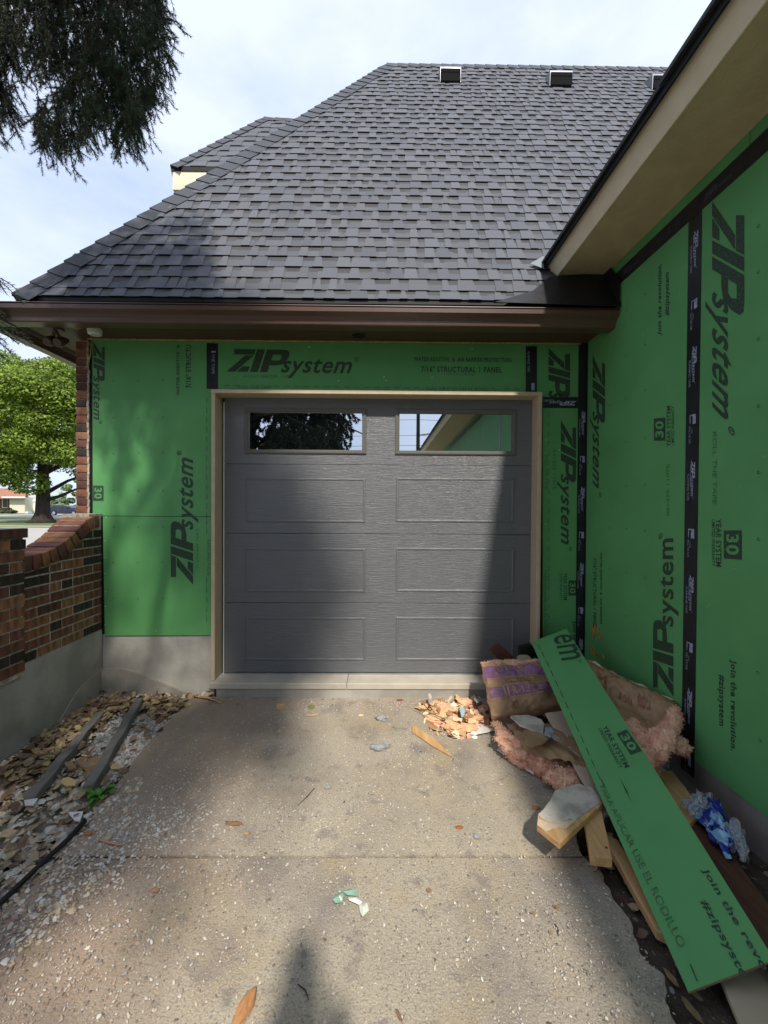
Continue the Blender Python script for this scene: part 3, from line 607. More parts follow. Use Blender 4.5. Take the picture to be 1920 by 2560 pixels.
# black membrane, its left tip painting soft shade on the shingles, and kick-out flashing where the eave of the wing dies into the roof
g = MB(); g.prism([P(u, v, E0, SN, off=.022) for u, v in ((1372, 700), (1545, 688), (1548, 774), (1235, 764), (1330, 735))], SN * .004); g.prism([(rx(2.95, .012), 2.74, 2.86), (rx(3.02, .012), 3.04, 2.86), (rx(3.02, .012), 3.04, 3.18), (rx(2.9, .012), 2.86, 3.18), (rx(2.9, .012), 2.74, 3.02)], (-.004, 0, 0))
g.prism([(1.28, 3.065, 3.16), (rx(3, .01), 3.065, 3.16), (rx(3, .01), 2.90, 2.93), (1.36, 2.90, 2.96)], (0, .01, 0)); link('membrane', g, darkm, roof)
g = MB(); a = P(1322, 669, E0, SN, off=.03); b = P(1356, 682, E0, SN, off=.03); c = P(1352, 652, E0, SN, off=.06); g.prism([a, b, c + Vector((0, -.01, -.03))], (0, .003, 0)); link('flashing', g, mat('dull_flashing', (.16, .19, .21), .5), roof)
# --- wing eave
YE = 3.06; YN = -7.5
g = MB(); g.prism([(1.275, YE, Zt), (1.275, YN, Zt), (rx(YN), YN, Zt), (rx(YE), YE, Zt)], (0, 0, .012)); link('soffit_board', g, soffit_t, house)
g = MB(); g.prism([(1.275, YE, Zt - .004), (1.300, YE, Zt + .008), (1.244, YE, Zt + .110), (1.22, YE, 3.256)], (0, YN - YE, 0)); bevel(link('fascia', g, tan_f, house), .003)
RS = Vector((1, 0, .58)).normalized()
wr = link('wing_roof', (lambda g: (g.prism([Vector((1.205, YN, 3.262)), Vector((1.205, 3.05, 3.262)), Vector((4.6, 4.2, 3.262 + 3.395 * .58)), Vector((4.6, YN, 3.262 + 3.395 * .58))], (0, 0, .02)), g)[1])(MB()), caps_m, house)
g = MB(); g.prism([(1.207, YE, 3.235), (1.200, YE, 3.237), (1.196, YE, 3.262), (1.206, YE, 3.268)], (0, YN - YE, 0)); link('drip_edge', g, black, wr)
for k in range(32):
    y0 = 3.05 - k * .33; g = MB(); j = random.uniform(0, .008)
    g.prism([Vector((1.172 + j, y0, 3.263)), Vector((1.172 + j, y0 - .325, 3.263)), Vector((1.40, y0 - .325, 3.393)), Vector((1.40, y0, 3.393))], (-.004, 0, .014)); link('shingle', g, caps_m, wr)
# --- brick veneer at the corner
ven = MB(); ven.span(-2.383, -2.306, YW + .006, YW + .9, 1.40, Zs - .01); veneer = link('brick_veneer', ven, mortar, house)
bm_ = MB(); bm_.box((0, .095, 0), (.089, .19, .057)); bme = bm_.mesh('brick'); bme.materials.append(brick)
nb = 21; ch = (Zs - .02 - 1.40) / nb
for k in range(nb):
    o = share('brick', bme, (-2.345 + random.uniform(-.002, .002), YW - .006 + random.uniform(-.002, .003), 1.40 + (k + .5) * ch), parent=veneer); o.rotation_euler = (0, 0, random.uniform(-.02, .02)); bevel(o, .003)
g = MB()
for k in range(24): g.tube([(-2.298 + random.uniform(-.004, .004), YW, 1.40 + k * .056), (-2.298 + random.uniform(-.004, .006), YW + .004, 1.40 + k * .056 + .058)], .010, 5)
link('mortar_edge', g, mortar, veneer, kind='stuff')
# ================================================================== GARAGE DOOR
YD = 3.26
dr = link('garage_door', (lambda g: (g.prism([P(u, v, y=YD + .03) for u, v in ((545, 985), (1346, 990), (1346, 1692), (545, 1692))], (0, .02, 0)), g)[1])(MB()), door_m, house, label='grey metal sectional garage door with two windows')
xl = P(561, 1300, y=YD).x; xr = P(1334, 1300, y=YD).x
zj = [P(950, v, y=YD).z for v in (980, 1162, 1335, 1508, 1682)]
for i in range(4):
    g = MB(); g.span(xl, xr, YD, YD + .028, zj[i + 1] + .0015, zj[i] - .0015)
    if i == 0:
        g = MB(); L_ = [P(u, 1080, y=YD).x for u in (622, 906, 997, 1281)]; za, zb = P(950, 1029, y=YD).z, P(950, 1128, y=YD).z
        g.span(xl, xr, YD, YD + .028, za, zj[0]); g.span(xl, xr, YD, YD + .028, zj[1] + .0015, zb)
        for q0, q1 in ((xl, L_[0]), (L_[1], L_[2]), (L_[3], xr)): g.span(q0, q1, YD, YD + .028, zb, za)
        o = link('door_section', g, door_m, dr)
    else: o = link('door_section', g, door_m, dr); bevel(o, .003, 2)
def ring(x0, x1, z0, z1, y, steps):
    """steps: list of (inset, depth towards viewer)"""
    g = MB(); loops = [[(x0 + i, y - d, z0 + i), (x1 - i, y - d, z0 + i), (x1 - i, y - d, z1 - i), (x0 + i, y - d, z1 - i)] for i, d in steps]
    for a, b in zip(loops[:-1], loops[1:]):
        for k in range(4): g.poly([a[k], a[(k + 1) % 4], b[(k + 1) % 4], b[k]])
    return g, loops[-1]
for (v0, v1) in ((1194, 1307), (1369, 1481), (1542, 1652)):
    for (u0, u1) in ((614, 913), (990, 1285)):
        a = P(u0, v0, y=YD); b = P(u1, v1, y=YD); g, last = ring(a.x, b.x, b.z, a.z, YD, [(0, 0), (.004, .0045), (.010, .006), (.016, .0045), (.021, .0012), (.026, .0012)])
        g.poly(last); link('raised_panel', g, door_m, dr)
for (u0, u1, v0, v1) in ((611, 916, 1019, 1136), (988, 1290, 1022, 1139)):
    a = P(u0, v0, y=YD); b = P(u1, v1, y=YD)
    g, last = ring(a.x, b.x, b.z, a.z, YD, [(0, 0), (.001, .008), (.010, .013), (.016, .013), (.018, .009), (.026, .009), (.030, .004), (.034, .004), (.036, -.012)])
    link('window_frame', g, door_f, dr)
    g = MB(); g.prism([Vector(p) + Vector((0, .002, 0)) for p in last], (0, .006, 0)); link('window_pane', g, glass, dr)
g = MB(); g.span(xl - .01, xr + .005, YD - .002, YD + .02, .108, P(950, 1686, y=YD).z - .002); link('bottom_seal', g, black, dr)
g = MB(); g.span(xl, xr, YD - .006, YD, P(950, 1686, y=YD).z, P(950, 1683, y=YD).z + .002); link('bottom_rail', g, galv, dr)
g = MB(); g.span(xl - .040, xl - .008, YD + .02, YD + .05, .11, 2.36); link('door_track', g, black, dr)
g = MB(); g.span(xl - .007, xl - .001, YD - .004, YD + .02, .11, 2.30); link('weather_strip', g, whitep, dr)
# trim boards round the door
YF = 3.13
a = P(528, 975, y=YF); b = P(1356, 984, y=YF); zi = P(950, 984, y=YF).z; zo = P(950, 978, y=YF).z
bw = .030
for nm, bx in (('door_jamb', (a.x, a.x + bw, YF, YD + .05, .114, zi)), ('door_jamb', (b.x - bw, b.x, YF, YD + .05, .114, zi)), ('door_header', (a.x - .002, b.x + .002, YF - .002, YD + .05, zi - .006, zi + .024))):
    g = MB(); g.span(*bx); bevel(link(nm, g, tan, house), .003)
# ================================================================== things under the eaves
c = P(237, 822, z=Zs); fx = empty('soffit_light', c, 'round white plastic fixture under the soffit beside the wall corner', 'light')
g = MB(); g.tube([c, c - Vector((0, 0, .012)), c - Vector((0, 0, .040)), c - Vector((0, 0, .046))], [.046, .049, .044, .034], 24); link('housing', g, whitep, fx, smooth=False)
g = MB(); g.tube([c - Vector((0, 0, .045)), c - Vector((0, 0, .050))], [.032, .026], 20); link('lens', g, mat('lens', (.55, .56, .60), .2), fx)
g = MB(); w0 = P(229, 838, z=Zs); pts = [w0, P(228, 860, y=3.12), P(226, 890, y=3.12), P(220, 912, y=3.11), P(211, 923, y=3.10)]; g.tube(pts, .0035, 6)
tag(link('loose_wire', g, foam), 'loose cream wire dangling from the soffit in front of the brick corner', 'wire')
c = P(137, 822, z=Zs); fl = empty('flood_light', c, 'brown twin flood light bracket mounted under the garage soffit corner', 'light')
g = MB(); g.tube([c, c - Vector((0, 0, .012))], [.058, .058], 20); link('mounting_plate', g, brown_d, fl)
for dx, dz in ((-.035, .075), (.04, .08)):
    g = MB(); q = c + Vector((dx, .02, -dz)); g.tube([c - Vector((0, 0, .01)), q], .011, 8); g.tube([q + Vector((0, .045, .02)), q, q - Vector((0, .03, .022)), q - Vector((0, .05, .034))], [.018, .032, .036, .030], 14); link('lamp_head', g, brown_d, fl)
c = P(190, 814, z=Zs); g = MB(); g.box(c - Vector((0, 0, .008)), (.05, .03, .016)); g.tube([c - Vector((.02, 0, .012)), c - Vector((-.03, .02, .03))], .008, 6)
tag(link('wire_connector', g, foam), 'small cream connector stuck on the soffit between the two lights', 'connector')
c = P(897, 838, z=Zs); sl_ = empty('recessed_light', c, 'dark round recessed light in the brown soffit over the door', 'light')
g, N_ = MB(), 24
for k in range(N_):
    t0, t1 = 2 * math.pi * k / N_, 2 * math.pi * (k + 1) / N_; D = lambda t, r, z: c + Vector((r * math.cos(t), r * math.sin(t), z))
    g.poly([D(t0, .066, 0), D(t1, .066, 0), D(t1, .062, -.006), D(t0, .062, -.006)]); g.poly([D(t0, .062, -.006), D(t1, .062, -.006), D(t1, .050, -.003), D(t0, .050, -.003)])
link('trim_ring', g, brown_d, sl_)
g = MB(); g.tube([c - Vector((0, 0, .0015)), c - Vector((0, 0, .003))], .050, 20); link('lamp_opening', g, black, sl_)
# ================================================================== upper roof far left
YU = 4.5
def up_(u, v, y=YU): return P(u, v, y=y)
a = up_(431, 417); b = P(662, 296, a, SN); 
ur = link('upper_roof', (lambda g: (g.prism([a, P(560, 418, a, SN), P(760, 418, a, SN), P(760, 302, a, SN), b], SN * -.03), g.prism([a, b, b + Vector((0, 3, 0)), a + Vector((0, 3, 0))], (0, 0, -.03)), g)[2])(MB()), caps_m, house)
LU = (b - a).dot(SD); nU = int(LU / EXP) + 1; back = MB(); k2 = 0
for c in range(nU):
    s0 = c * EXP; s1 = min(s0 + EXP, LU); f0 = a.x + (b.x - a.x) * s0 / LU; f1 = a.x + (b.x - a.x) * s1 / LU
    q = lambda x, s, h: Vector((x, a.y, a.z)) + Vector((0, SD.y * s, SD.z * s)) + SN * h
    x = f0 + random.uniform(-.05, .03)
    back.add([q(f0, s0, .001), q(.5, s0, .001), q(.5, s0, .008), q(f0, s0, .008), q(f1, s1, .001), q(.5, s1, .001)], [(0, 1, 2, 3), (3, 2, 5, 4)], .3)
    while x < 0.2:
        w = random.choice([.10, .13, .17]); g = MB()
        if x > f1 - .05:
            g.add([q(x, s0, .006), q(x + w, s0, .006), q(x + w, s0, .0135), q(x, s0, .0135), q(x + .01, s1 + .01, .006), q(x + w - .01, s1 + .01, .006)], [(0, 1, 2, 3), (3, 2, 5, 4)], random.random() * .5)
            if x < -.2 - .0 and x + w < a.x + 1.9: link('shingle', g, shingle, ur)
        x += w + random.choice([.08, .12, .15])
link('shingle_backing', back, shback, ur, kind='stuff')
hdU = (b - a).normalized(); nLU = Vector((0, 1, 0)).cross(hdU) * -1; nLU = (nLU if nLU.z > 0 else -nLU).normalized()
caps(a, b, SN, nLU, .10, ur)
caps(b, P(760, 302, a, SN), SN, Vector((0, -SN.y, SN.z)), .09, ur)
g = MB(); g.span(a.x, .2, YU + .005, YU + .03, a.z - .245, a.z - .045); g.span(a.x, a.x + .025, YU + .03, 8, a.z - .245, a.z - .045); link('fascia', g, tan_f, ur)
g = MB(); g.span(a.x - .008, .2, YU - .004, YU + .05, a.z - .045, a.z - .002); link('drip_edge', g, black, ur)
g = MB(); g.span(a.x + .025, .2, YU + .03, 8, a.z - .24, a.z - .23); link('soffit_board', g, soffit_t, ur)
g = MB(); g.span(a.x + .35, .2, YU + .38, 8, 2.5, a.z - .24); link('upper_wall', g, tan, ur)
# ================================================================== GARDEN WALL OF BRICK
YP = P(54, 1500, *LW).y
wall = empty('brick_wall', (-2.3, 2.6, 0), 'brick garden wall with sweeping brick-on-edge coping on a concrete footing, abutting the sheathed wall', 'wall')
zb = .492
g = MB(); g.prism([(lx(YW - .001), YW - .001, -.3), (lx(0.4), .4, -.3), (lx(.4), .4, zb), (lx(YW - .001), YW - .001, zb)], (-.21, 0, 0)); link('footing', g, concrete, wall)
pts = [P(u, v, *LW) for u, v in ((258, 1668), (235, 1690), (205, 1712), (175, 1755), (150, 1800), (120, 1830), (80, 1850), (0, 1900), (-400, 2100), (-300, 2400), (258, 1790))]
g = MB(); g.prism([p - Vector((.02, 0, 0)) for p in pts if True], (.024, 0, 0)); link('footing_patch', g, concrete2, wall)
cv = []
for u, v in ((54, 1392), (75, 1390), (98, 1385), (121, 1376), (148, 1362), (169, 1346), (186, 1330), (203, 1308), (219, 1294), (236, 1288), (257, 1286)):
    p = P(u, v, *LW); cv.append((p.y, p.z))
cv.sort()
def ctop(y):
    if y <= cv[0][0]: return cv[0][1]
    for (a0, b0), (a1, b1) in zip(cv[:-1], cv[1:]):
        if y <= a1: return b0 + (b1 - b0) * (y - a0) / (a1 - a0)
    return cv[-1][1]
BX = .012
core = MB(); ys = [YP - .02 + (YW - .002 - YP + .02) * k / 24 for k in range(25)]
for q0, q1 in zip(ys[:-1], ys[1:]): core.prism([(lx(q0) - .004, q0, zb), (lx(q1) - .004, q1, zb), (lx(q1) - .004, q1, ctop(q1) - .012), (lx(q0) - .004, q0, ctop(q0) - .012)], (-.19, 0, 0))
link('mortar_bed', core, mortar, wall)
CH = .0658; nc = 15
for k in range(nc):
    z0 = zb + .004 + k * CH; z1 = z0 + CH - .010; y = YW - .004; first = True
    y -= 0 if k % 2 == 0 else .0
    L0 = .09 if k % 2 else .195
    while y > YP - .01:
        ln = L0 if first else .195; first = False
        if random.random() < .08: ln = .093
        ya = max(y - ln, YP - .03)
        t0, t1 = ctop(y) - .108, ctop(ya) - .108
        if y - ya > .02 and (t0 > z0 + .012 or t1 > z0 + .012):
            zt0, zt1 = min(z1, max(t0, z0 + .006)), min(z1, max(t1, z0 + .006)); g = MB(); j = random.uniform(-.002, .002)
            g.prism([(lx(y) + j, y, z0), (lx(ya) + j, ya, z0), (lx(ya) + j, ya, zt1), (lx(y) + j, y, zt0)], (-.09, 0, 0)); bevel(link('brick', g, brick, wall), .003)
        y = ya - .010
# coping, bricks on edge following the sweep
arc = [(cv[0][0], cv[0][1])]
fine = [(cv[0][0] + (cv[-1][0] - cv[0][0]) * k / 400) for k in range(401)]; acc = 0; marks = [fine[0]]
sm = lambda y: sum(ctop(y + d) for d in (-.05, -.025, 0, .025, .05)) / 5
for q0, q1 in zip(fine[:-1], fine[1:]):
    acc += math.hypot(q1 - q0, sm(q1) - sm(q0))
    if acc >= .0655: marks.append(q1); acc = 0
for q0, q1 in zip(marks[:-1], marks[1:]):
    a = Vector((0, q0, sm(q0))); b = Vector((0, q1, sm(q1))); d = (b - a).normalized(); n = Vector((0, -d.z, d.y)); a = a + d * .004; b = b - d * .006; j = random.uniform(-.003, .003)
    X = Vector((lx(q0) + .012 + j, 0, 0)); g = MB(); g.prism([a + X + n * j, b + X + n * j, b + X - n * .094, a + X - n * .094], (-.215, 0, 0)); bevel(link('brick', g, brick_o, wall), .004)
g = MB(); g.prism([(lx(YW) , YW - .004, ctop(YW) - .02), (lx(YW), YW - .14, ctop(YW) - .03), (lx(YW), YW - .14, ctop(YW) + .004), (lx(YW), YW - .004, ctop(YW) + .008)], (-.20, 0, 0)); link('mortar_cap', g, mortar, wall)
# pier
px0, px1 = lx(YP) + .022, lx(YP) - .26; pz = 1.335
g = MB(); g.span(px1 + .01, px0 - .007, YP - .6 + .01, YP - .007, zb - .06, pz - .01); link('pier_core', g, mortar, wall)
npc = 13; pc = (pz - zb + .03) / npc
for k in range(npc):
    z0 = zb - .03 + k * pc; z1 = z0 + pc - .010; pr = .010 if k == npc - 1 else (.004 if k == npc - 2 else 0)
    y = YP + pr; seq = [.195, .195, .195] if k % 2 == 0 else [.093, .195, .195, .10]
    for ln in seq:
        g = MB(); j = random.uniform(-.002, .002); g.span(px0 - .09, px0 + pr + j, y - ln, y, z0, z1); bevel(link('brick', g, brick, wall), .003)
        g = MB(); g.span(px1 - pr, px1 + .09, y - ln, y, z0, z1); bevel(link('brick', g, brick, wall), .003); y -= ln + .010
    g = MB(); g.span(px1 + .1, px0 - .1, YP - .09, YP + pr - .0, z0, z1); link('brick', g, brick, wall)
    g = MB(); g.span(px1 + .1, px0 - .1, YP - .6, YP - .1, z0, z1); link('brick', g, brick, wall) if k == npc - 1 else None
# ================================================================== SCATTER: gravel, pebbles, leaves
def chip(kind):
    if kind == 'pebble':
        v = [(math.cos(t), math.sin(t), 0) for t in [k * math.pi / 3 for k in range(6)]]; v = [(x * 1, y * .75, 0) for x, y, _ in v]
        top = [(x * .6, y * .6, .55) for x, y, _ in v]; return v + top, [tuple(range(6, 12))] + [(i, (i + 1) % 6, 6 + (i + 1) % 6, 6 + i) for i in range(6)]
    v = [(-1, -.5, 0), (-.2, -.8, .1), (.9, -.3, 0), (1, .4, .12), (.1, .8, 0), (-.8, .5, .1)]; return v, [(0, 1, 2), (0, 2, 3), (0, 3, 4), (0, 4, 5)]
def scatter(name, pts, sizes, m, kind='pebble', zs=None, tilt=.25, parent=None, hfac=(.35, .9), structural='stuff', label=None):
    v0, f0 = chip(kind); v0 = np.array(v0); n = len(pts); V = []; Fs = []; R = []
    for i, (x, y, z) in enumerate(pts):
        s = sizes[i]; a = rng.uniform(0, 6.28); t = rng.normal(0, tilt, 2); st = rng.uniform(.65, 1.35)
        ca, sa = math.cos(a), math.sin(a); q = v0 * [s * st, s / st ** .5, s * rng.uniform(*hfac)]; q[:, :2] *= 1 + rng.uniform(-.18, .18, (len(q), 2))
        zz = q[:, 2] + q[:, 0] * t[0] + q[:, 1] * t[1]; q = np.stack([q[:, 0] * ca - q[:, 1] * sa + x, q[:, 0] * sa + q[:, 1] * ca + y, zz + z], 1)
        k = len(V); V.extend(q.tolist()); Fs.extend(tuple(j + k for j in ff) for ff in f0); R.extend([float(rng.uniform(.01, .99))] * len(f0))
    me = bpy.data.meshes.new(name); me.from_pydata(V, [], Fs); at = me.attributes.new('rnd', 'FLOAT', 'FACE'); at.data.foreach_set('value', R); me.update()
    o = link(name, me, m, parent, kind=structural); return tag(o, label)
def inpoly(x, y, poly):
    c = False; n = len(poly)
    for i in range(n):
        x1, y1 = poly[i]; x2, y2 = poly[i - 1]
        if (y1 > y) != (y2 > y) and x < (x2 - x1) * (y - y1) / (y2 - y1) + x1: c = not c
    return c
def gp(px, z=0): return [(P(u, v, z=z).x, P(u, v, z=z).y) for u, v in px]
def sample(poly, n, dens=None):
    xs = [p[0] for p in poly]; ys = [p[1] for p in poly]; out = []; tries = 0
    while len(out) < n and tries < n * 30:
        tries += 1; x = random.uniform(min(xs), max(xs)); y = random.uniform(min(ys), max(ys))
        if inpoly(x, y, poly) and (dens is None or random.random() < dens(x, y)): out.append((x, y))
    return out
bed = [(lx(3.2), 3.2), (-1.30, 3.2)] + gp([(478, 1744), (345, 1895), (290, 1960), (215, 2070), (110, 2180), (-40, 2330), (-250, 2600)]) + [(-2.2, .9)]
nn = lambda x, y, s, o=0: noise.noise(Vector((x * s + o, y * s, o)))
b1 = sample(bed, 6800, lambda x, y: .25 + .9 * max(0, nn(x, y, 2.1, 5) + .45))
scatter('gravel', [(x, y, -.035 + random.uniform(0, .02)) for x, y in b1], [random.choice([.006, .008, .011, .015, .019, .025]) for _ in b1], stone)
wg = gp([(395, 1765), (470, 1752), (330, 1900), (265, 1960), (225, 1950), (300, 1840), (330, 1780)]) 
b2 = sample(wg, 2600); scatter('gravel', [(x, y, -.022 + random.uniform(0, .012)) for x, y in b2], [random.uniform(.004, .012) for _ in b2], wgravel)
wg = gp([(240, 1830), (285, 1790), (330, 1790), (255, 1920), (200, 1930)]); b2 = sample(wg, 1500); scatter('gravel', [(x, y, -.022 + random.uniform(0, .012)) for x, y in b2], [random.uniform(.004, .012) for _ in b2], wgravel)
lit = gp([(235, 1752), (440, 1742), (480, 1760), (400, 1800), (330, 1775), (290, 1780), (200, 1850), (60, 1960), (-20, 1960), (60, 1880), (200, 1780)])
b3 = sample(lit, 1100); b4 = sample(bed, 420)
def leaves(name, pts, sz, z=0.0, m=dleaf, zr_=.02, parent=None):
    scatter(name, [(x, y, z + random.uniform(0, zr_)) for x, y in pts], [random.uniform(*sz) for _ in pts], m, 'leaf', tilt=.35, hfac=(.5, 1.6))
leaves('leaf_litter', b3 + b4, (.012, .030), -.012, zr_=.035)
# spill of pale stones over the slab edge, then fine pebbles all over the drive
drv = gp([(478, 1746), (1340, 1746), (1445, 2085), (1500, 2195), (1660, 2450), (1720, 2640), (-260, 2640), (110, 2180), (290, 1960)])
lm = [P(430, 2010, z=0), P(300, 2080, z=0), P(560, 2090, z=0), P(200, 2250, z=0), P(940, 2030, z=0), P(1500, 2400, z=0), P(120, 2500, z=0), P(340, 2350, z=0)]
def dd(x, y):
    q = .16 + .5 * max(0, nn(x, y, 2.4, 2)) + .5 * max(0, nn(x, y, 8, 7))
    for i, c in enumerate(lm):
        r2 = ((x - c.x) ** 2 + (y - c.y) ** 2) / .09; q += (.8 if i < 3 else .35) * math.exp(-r2)
    return q * (.6 if y > 2.6 else 1)
p1 = sample(drv, 14000, dd); scatter('pebbles', [(x, y, 0) for x, y in p1], [random.choice([.0013, .0018, .0022, .003, .0045]) * random.uniform(.8, 1.4) for _ in p1], pebble)
wc = P(400, 2060, z=0); wc2 = P(240, 2130, z=0)
p1 = sample(gp([(290, 1930), (470, 1900), (580, 2080), (420, 2250), (250, 2330), (60, 2300), (180, 2110)]), 1100, lambda x, y: min(1, math.exp(-((x - wc.x) ** 2 + (y - wc.y) ** 2) / .022) + .5 * math.exp(-((x - wc2.x) ** 2 + (y - wc2.y) ** 2) / .03))); scatter('gravel', [(x, y, -.001) for x, y in p1], [random.choice([.0025, .004, .006, .009]) * random.uniform(.8, 1.2) for _ in p1], mixgr, hfac=(.25, .6))
p1 = sample(gp([(285, 1960), (360, 1940), (300, 2180), (150, 2330), (-60, 2500), (-60, 2330), (110, 2160)]), 900); scatter('gravel', [(x, y, -.001) for x, y in p1], [random.choice([.004, .006, .009, .013]) * random.uniform(.8, 1.2) for _ in p1], stone, hfac=(.3, .8))
p1 = sample(gp([(60, 2250), (330, 2300), (420, 2640), (-400, 2640), (-300, 2400)]), 330); scatter('gravel', [(x, y, -.002) for x, y in p1], [random.choice([.002, .003, .004, .007]) * random.uniform(.8, 1.2) for _ in p1], mat('brown_grit', (1, 1, 1), .9, attr=[(.36, .26, .19), (.28, .18, .13), (.46, .38, .30), (.22, .14, .10), (.54, .48, .41)]), hfac=(.2, .5))
p1 = sample(gp([(560, 1742), (900, 1742), (1050, 1760), (900, 1800), (700, 1800)]), 500, dd); scatter('pebbles', [(x, y, 0) for x, y in p1], [random.uniform(.002, .005) for _ in p1], wgravel)
p1 = sample(drv, 45); leaves('leaf_litter', p1, (.005, .012), .001, zr_=.002)
# soil pocket on the far side of the broken slab
soilp = gp([(1335, 1745), (1350, 1850), (1436, 2075), (1504, 2195), (1577, 2304), (1655, 2434), (1703, 2560), (1760, 2700), (2300, 2700), (2000, 2150), (1760, 1940), (1480, 1745)], -.05)
g = MB(); g.prism([(x, y, -.045) for x, y in [(.9, 3.1), (1.66, 3.1), (1.7, .2), (.8, .2), (.6, 1.0), (.6, 2)]], (0, 0, -.01)); link('soil', g, dirt, kind='structure')
b5 = sample(soilp, 1500); scatter('gravel', [(x, y, -.043) for x, y in b5], [random.uniform(.003, .011) for _ in b5], mat('dull_stones', (1, 1, 1), .9, attr=[(.16, .13, .11), (.10, .08, .065), (.24, .22, .2), (.07, .05, .04), (.3, .28, .26)]))
b5 = sample(soilp, 260); leaves('leaf_litter', b5, (.010, .028), -.035)
# ================================================================== DEBRIS
def thing1(o, label, cat, group=None): return tag(o, label, cat, group)
def board(name, top4, th, m, label, cat, parent=None, bev=.002, group=None, edge=None):
    """top4: corners of upper face in the place; th: thickness"""
    n = (top4[1] - top4[0]).cross(top4[3] - top4[0]).normalized(); n = n if n.z > 0 else -n
    g = MB(); g.prism(top4, n * -th); o = link(name, g, [m, edge or m], parent)
    if edge:
        for p in o.data.polygons: p.material_index = 0 if abs(p.normal.dot(n)) > .9 else 1
    if bev: bevel(o, bev)
    if label: tag(o, label, cat, group)
    return o, n
# long green offcut lying over the heap
TL = Vector((1.08, 2.9, .515)); BLc = Vector((.911, 1.197, .045)); Wv = Vector((.25, 0, .09)); TR = TL + Wv; BRc = BLc + Wv
TL = P(1328, 1605, y=2.9); TR = P(1416, 1572, y=2.9); BLc = P(1721, 2480, y=1.197); BRc = BLc + (TR - TL) * 1.02
plank, pn = board('sheathing_offcut', [TL, TR, BRc, BLc], .011, green, 'long green printed sheathing offcut lying slantwise across the debris heap', 'board', edge=green_edge, bev=0)
PPL = (TL, pn)
def PL(u, v): return (u, v)
green_n = bpy.data.materials['green']
letter(glyphs('em', .01, .3), (1382, 1594), (1406, 1658), (1426, 1580), PPL, ink, plank, .002)
letter(logo('tem') if False else glyphs('R'), (1449, 1657), (1454, 1656), (1447, 1650), PPL, ink, plank, .002)
letter(T('YEAR SYSTEM', .02), (1505, 1818), (1562, 1921), (1517, 1814), PPL, ink, plank, .002); letter(T('LIMITED WARRANTY'), (1495, 1823), (1548, 1922), (1503, 1820), PPL, ink, plank, .002)
block30((1541, 1834), (1577, 1888), (1567, 1824), PPL, plank)
letter(T('PARA APLICAR USE EL RODILLO'), (1499, 1968), (1698, 2372), (1512, 1962), PPL, inkf, plank, .002)
letter(T('Join the revo', .02, .1), (1750, 2176), (1903, 2432), (1768, 2168), PPL, ink, plank, .002); letter(T('#zipsyste', .02, .1), (1746, 2256), (1850, 2450), (1766, 2248), PPL, ink, plank, .002)
g = MB(); bar4 = ([(0, 0), (1, 0), (1, 1), (0, 1)], [(0, 1, 2, 3)])
for k in range(13):
    t = k / 12; u = 1345 + 146 * t ** 1.12; v = 1612 + 318 * t ** 1.15; q, f = onplane(bar4, (u, v), (u + 6 + 3 * t, v + 14 + 6 * t), (u + 1.6, v - .7), PPL, .002); g.add(q, f)
q, f = onplane(bar4, (1502, 1950), (1511, 1968), (1504, 1949), PPL, .002); g.add(q, f); q, f = onplane(bar4, (1724, 2412), (1742, 2455), (1727, 2410), PPL, .002); g.add(q, f)
v_ = [P(u, v, *PPL, off=.002) for u, v in ((1549, 1944), (1565, 1981), (1580, 2006), (1572, 1990), (1568, 1978))]; g.poly(v_)
link('dashed_line', g, ink, plank, kind='stuff')
# tan strip just under the green offcut, brown hardboard, pale plank, studs
o, _ = board('trim_strip', [P(1362, 1782, y=2.50), P(1420, 1775, y=2.48), P(1545, 2030, z=.10), P(1503, 2040, z=.10)], .014, beige, 'smooth tan trim strip tucked beneath the left edge of the green offcut', 'board')
o, _ = board('hardboard', [P(1640, 1935, z=.085), P(1700, 1960, z=.085), P(1985, 2345, z=.075), P(1960, 2480, z=.06), P(1760, 2220, z=.075)], .012, woodr, 'dark reddish brown hardboard lying beside the green offcut along the foundation', 'board')
o, _ = board('pine_board', [P(1640, 1930, z=.11), P(1680, 1925, z=.11), P(1760, 2030, z=.10), P(1722, 2060, z=.10)], .03, wood, 'short piece of bare pine showing between green offcut and blue plastic', 'board')
o, _ = board('pale_plank', [P(1770, 2370, z=.015), P(1960, 2310, z=.015), P(2100, 2680, z=.01), P(1910, 2700, z=.01)], .02, beige, 'pale cream plank poking out under the lower end of the green offcut', 'board')
sA, _ = board('stud', [P(1455, 2010, z=.115), P(1500, 2010, z=.115), P(1531, 2146, z=.105), P(1477, 2140, z=.105)], .040, wood, 'sawn pine stud end with a knot beneath the painted board', 'stud')
g = MB(); c = P(1516, 2119, z=.1065); g.tube([c - Vector((0, 0, .002)), c + Vector((0, 0, .0005))], .006, 10); link('knot', g, woodr, sA)
sB, _ = board('stud', [P(1500, 2075, z=.05), P(1545, 2100, z=.05), P(1690, 2350, z=.012), P(1640, 2325, z=.012)], .038, wood, 'longer pine stud running down under the left edge of the green offcut', 'stud')
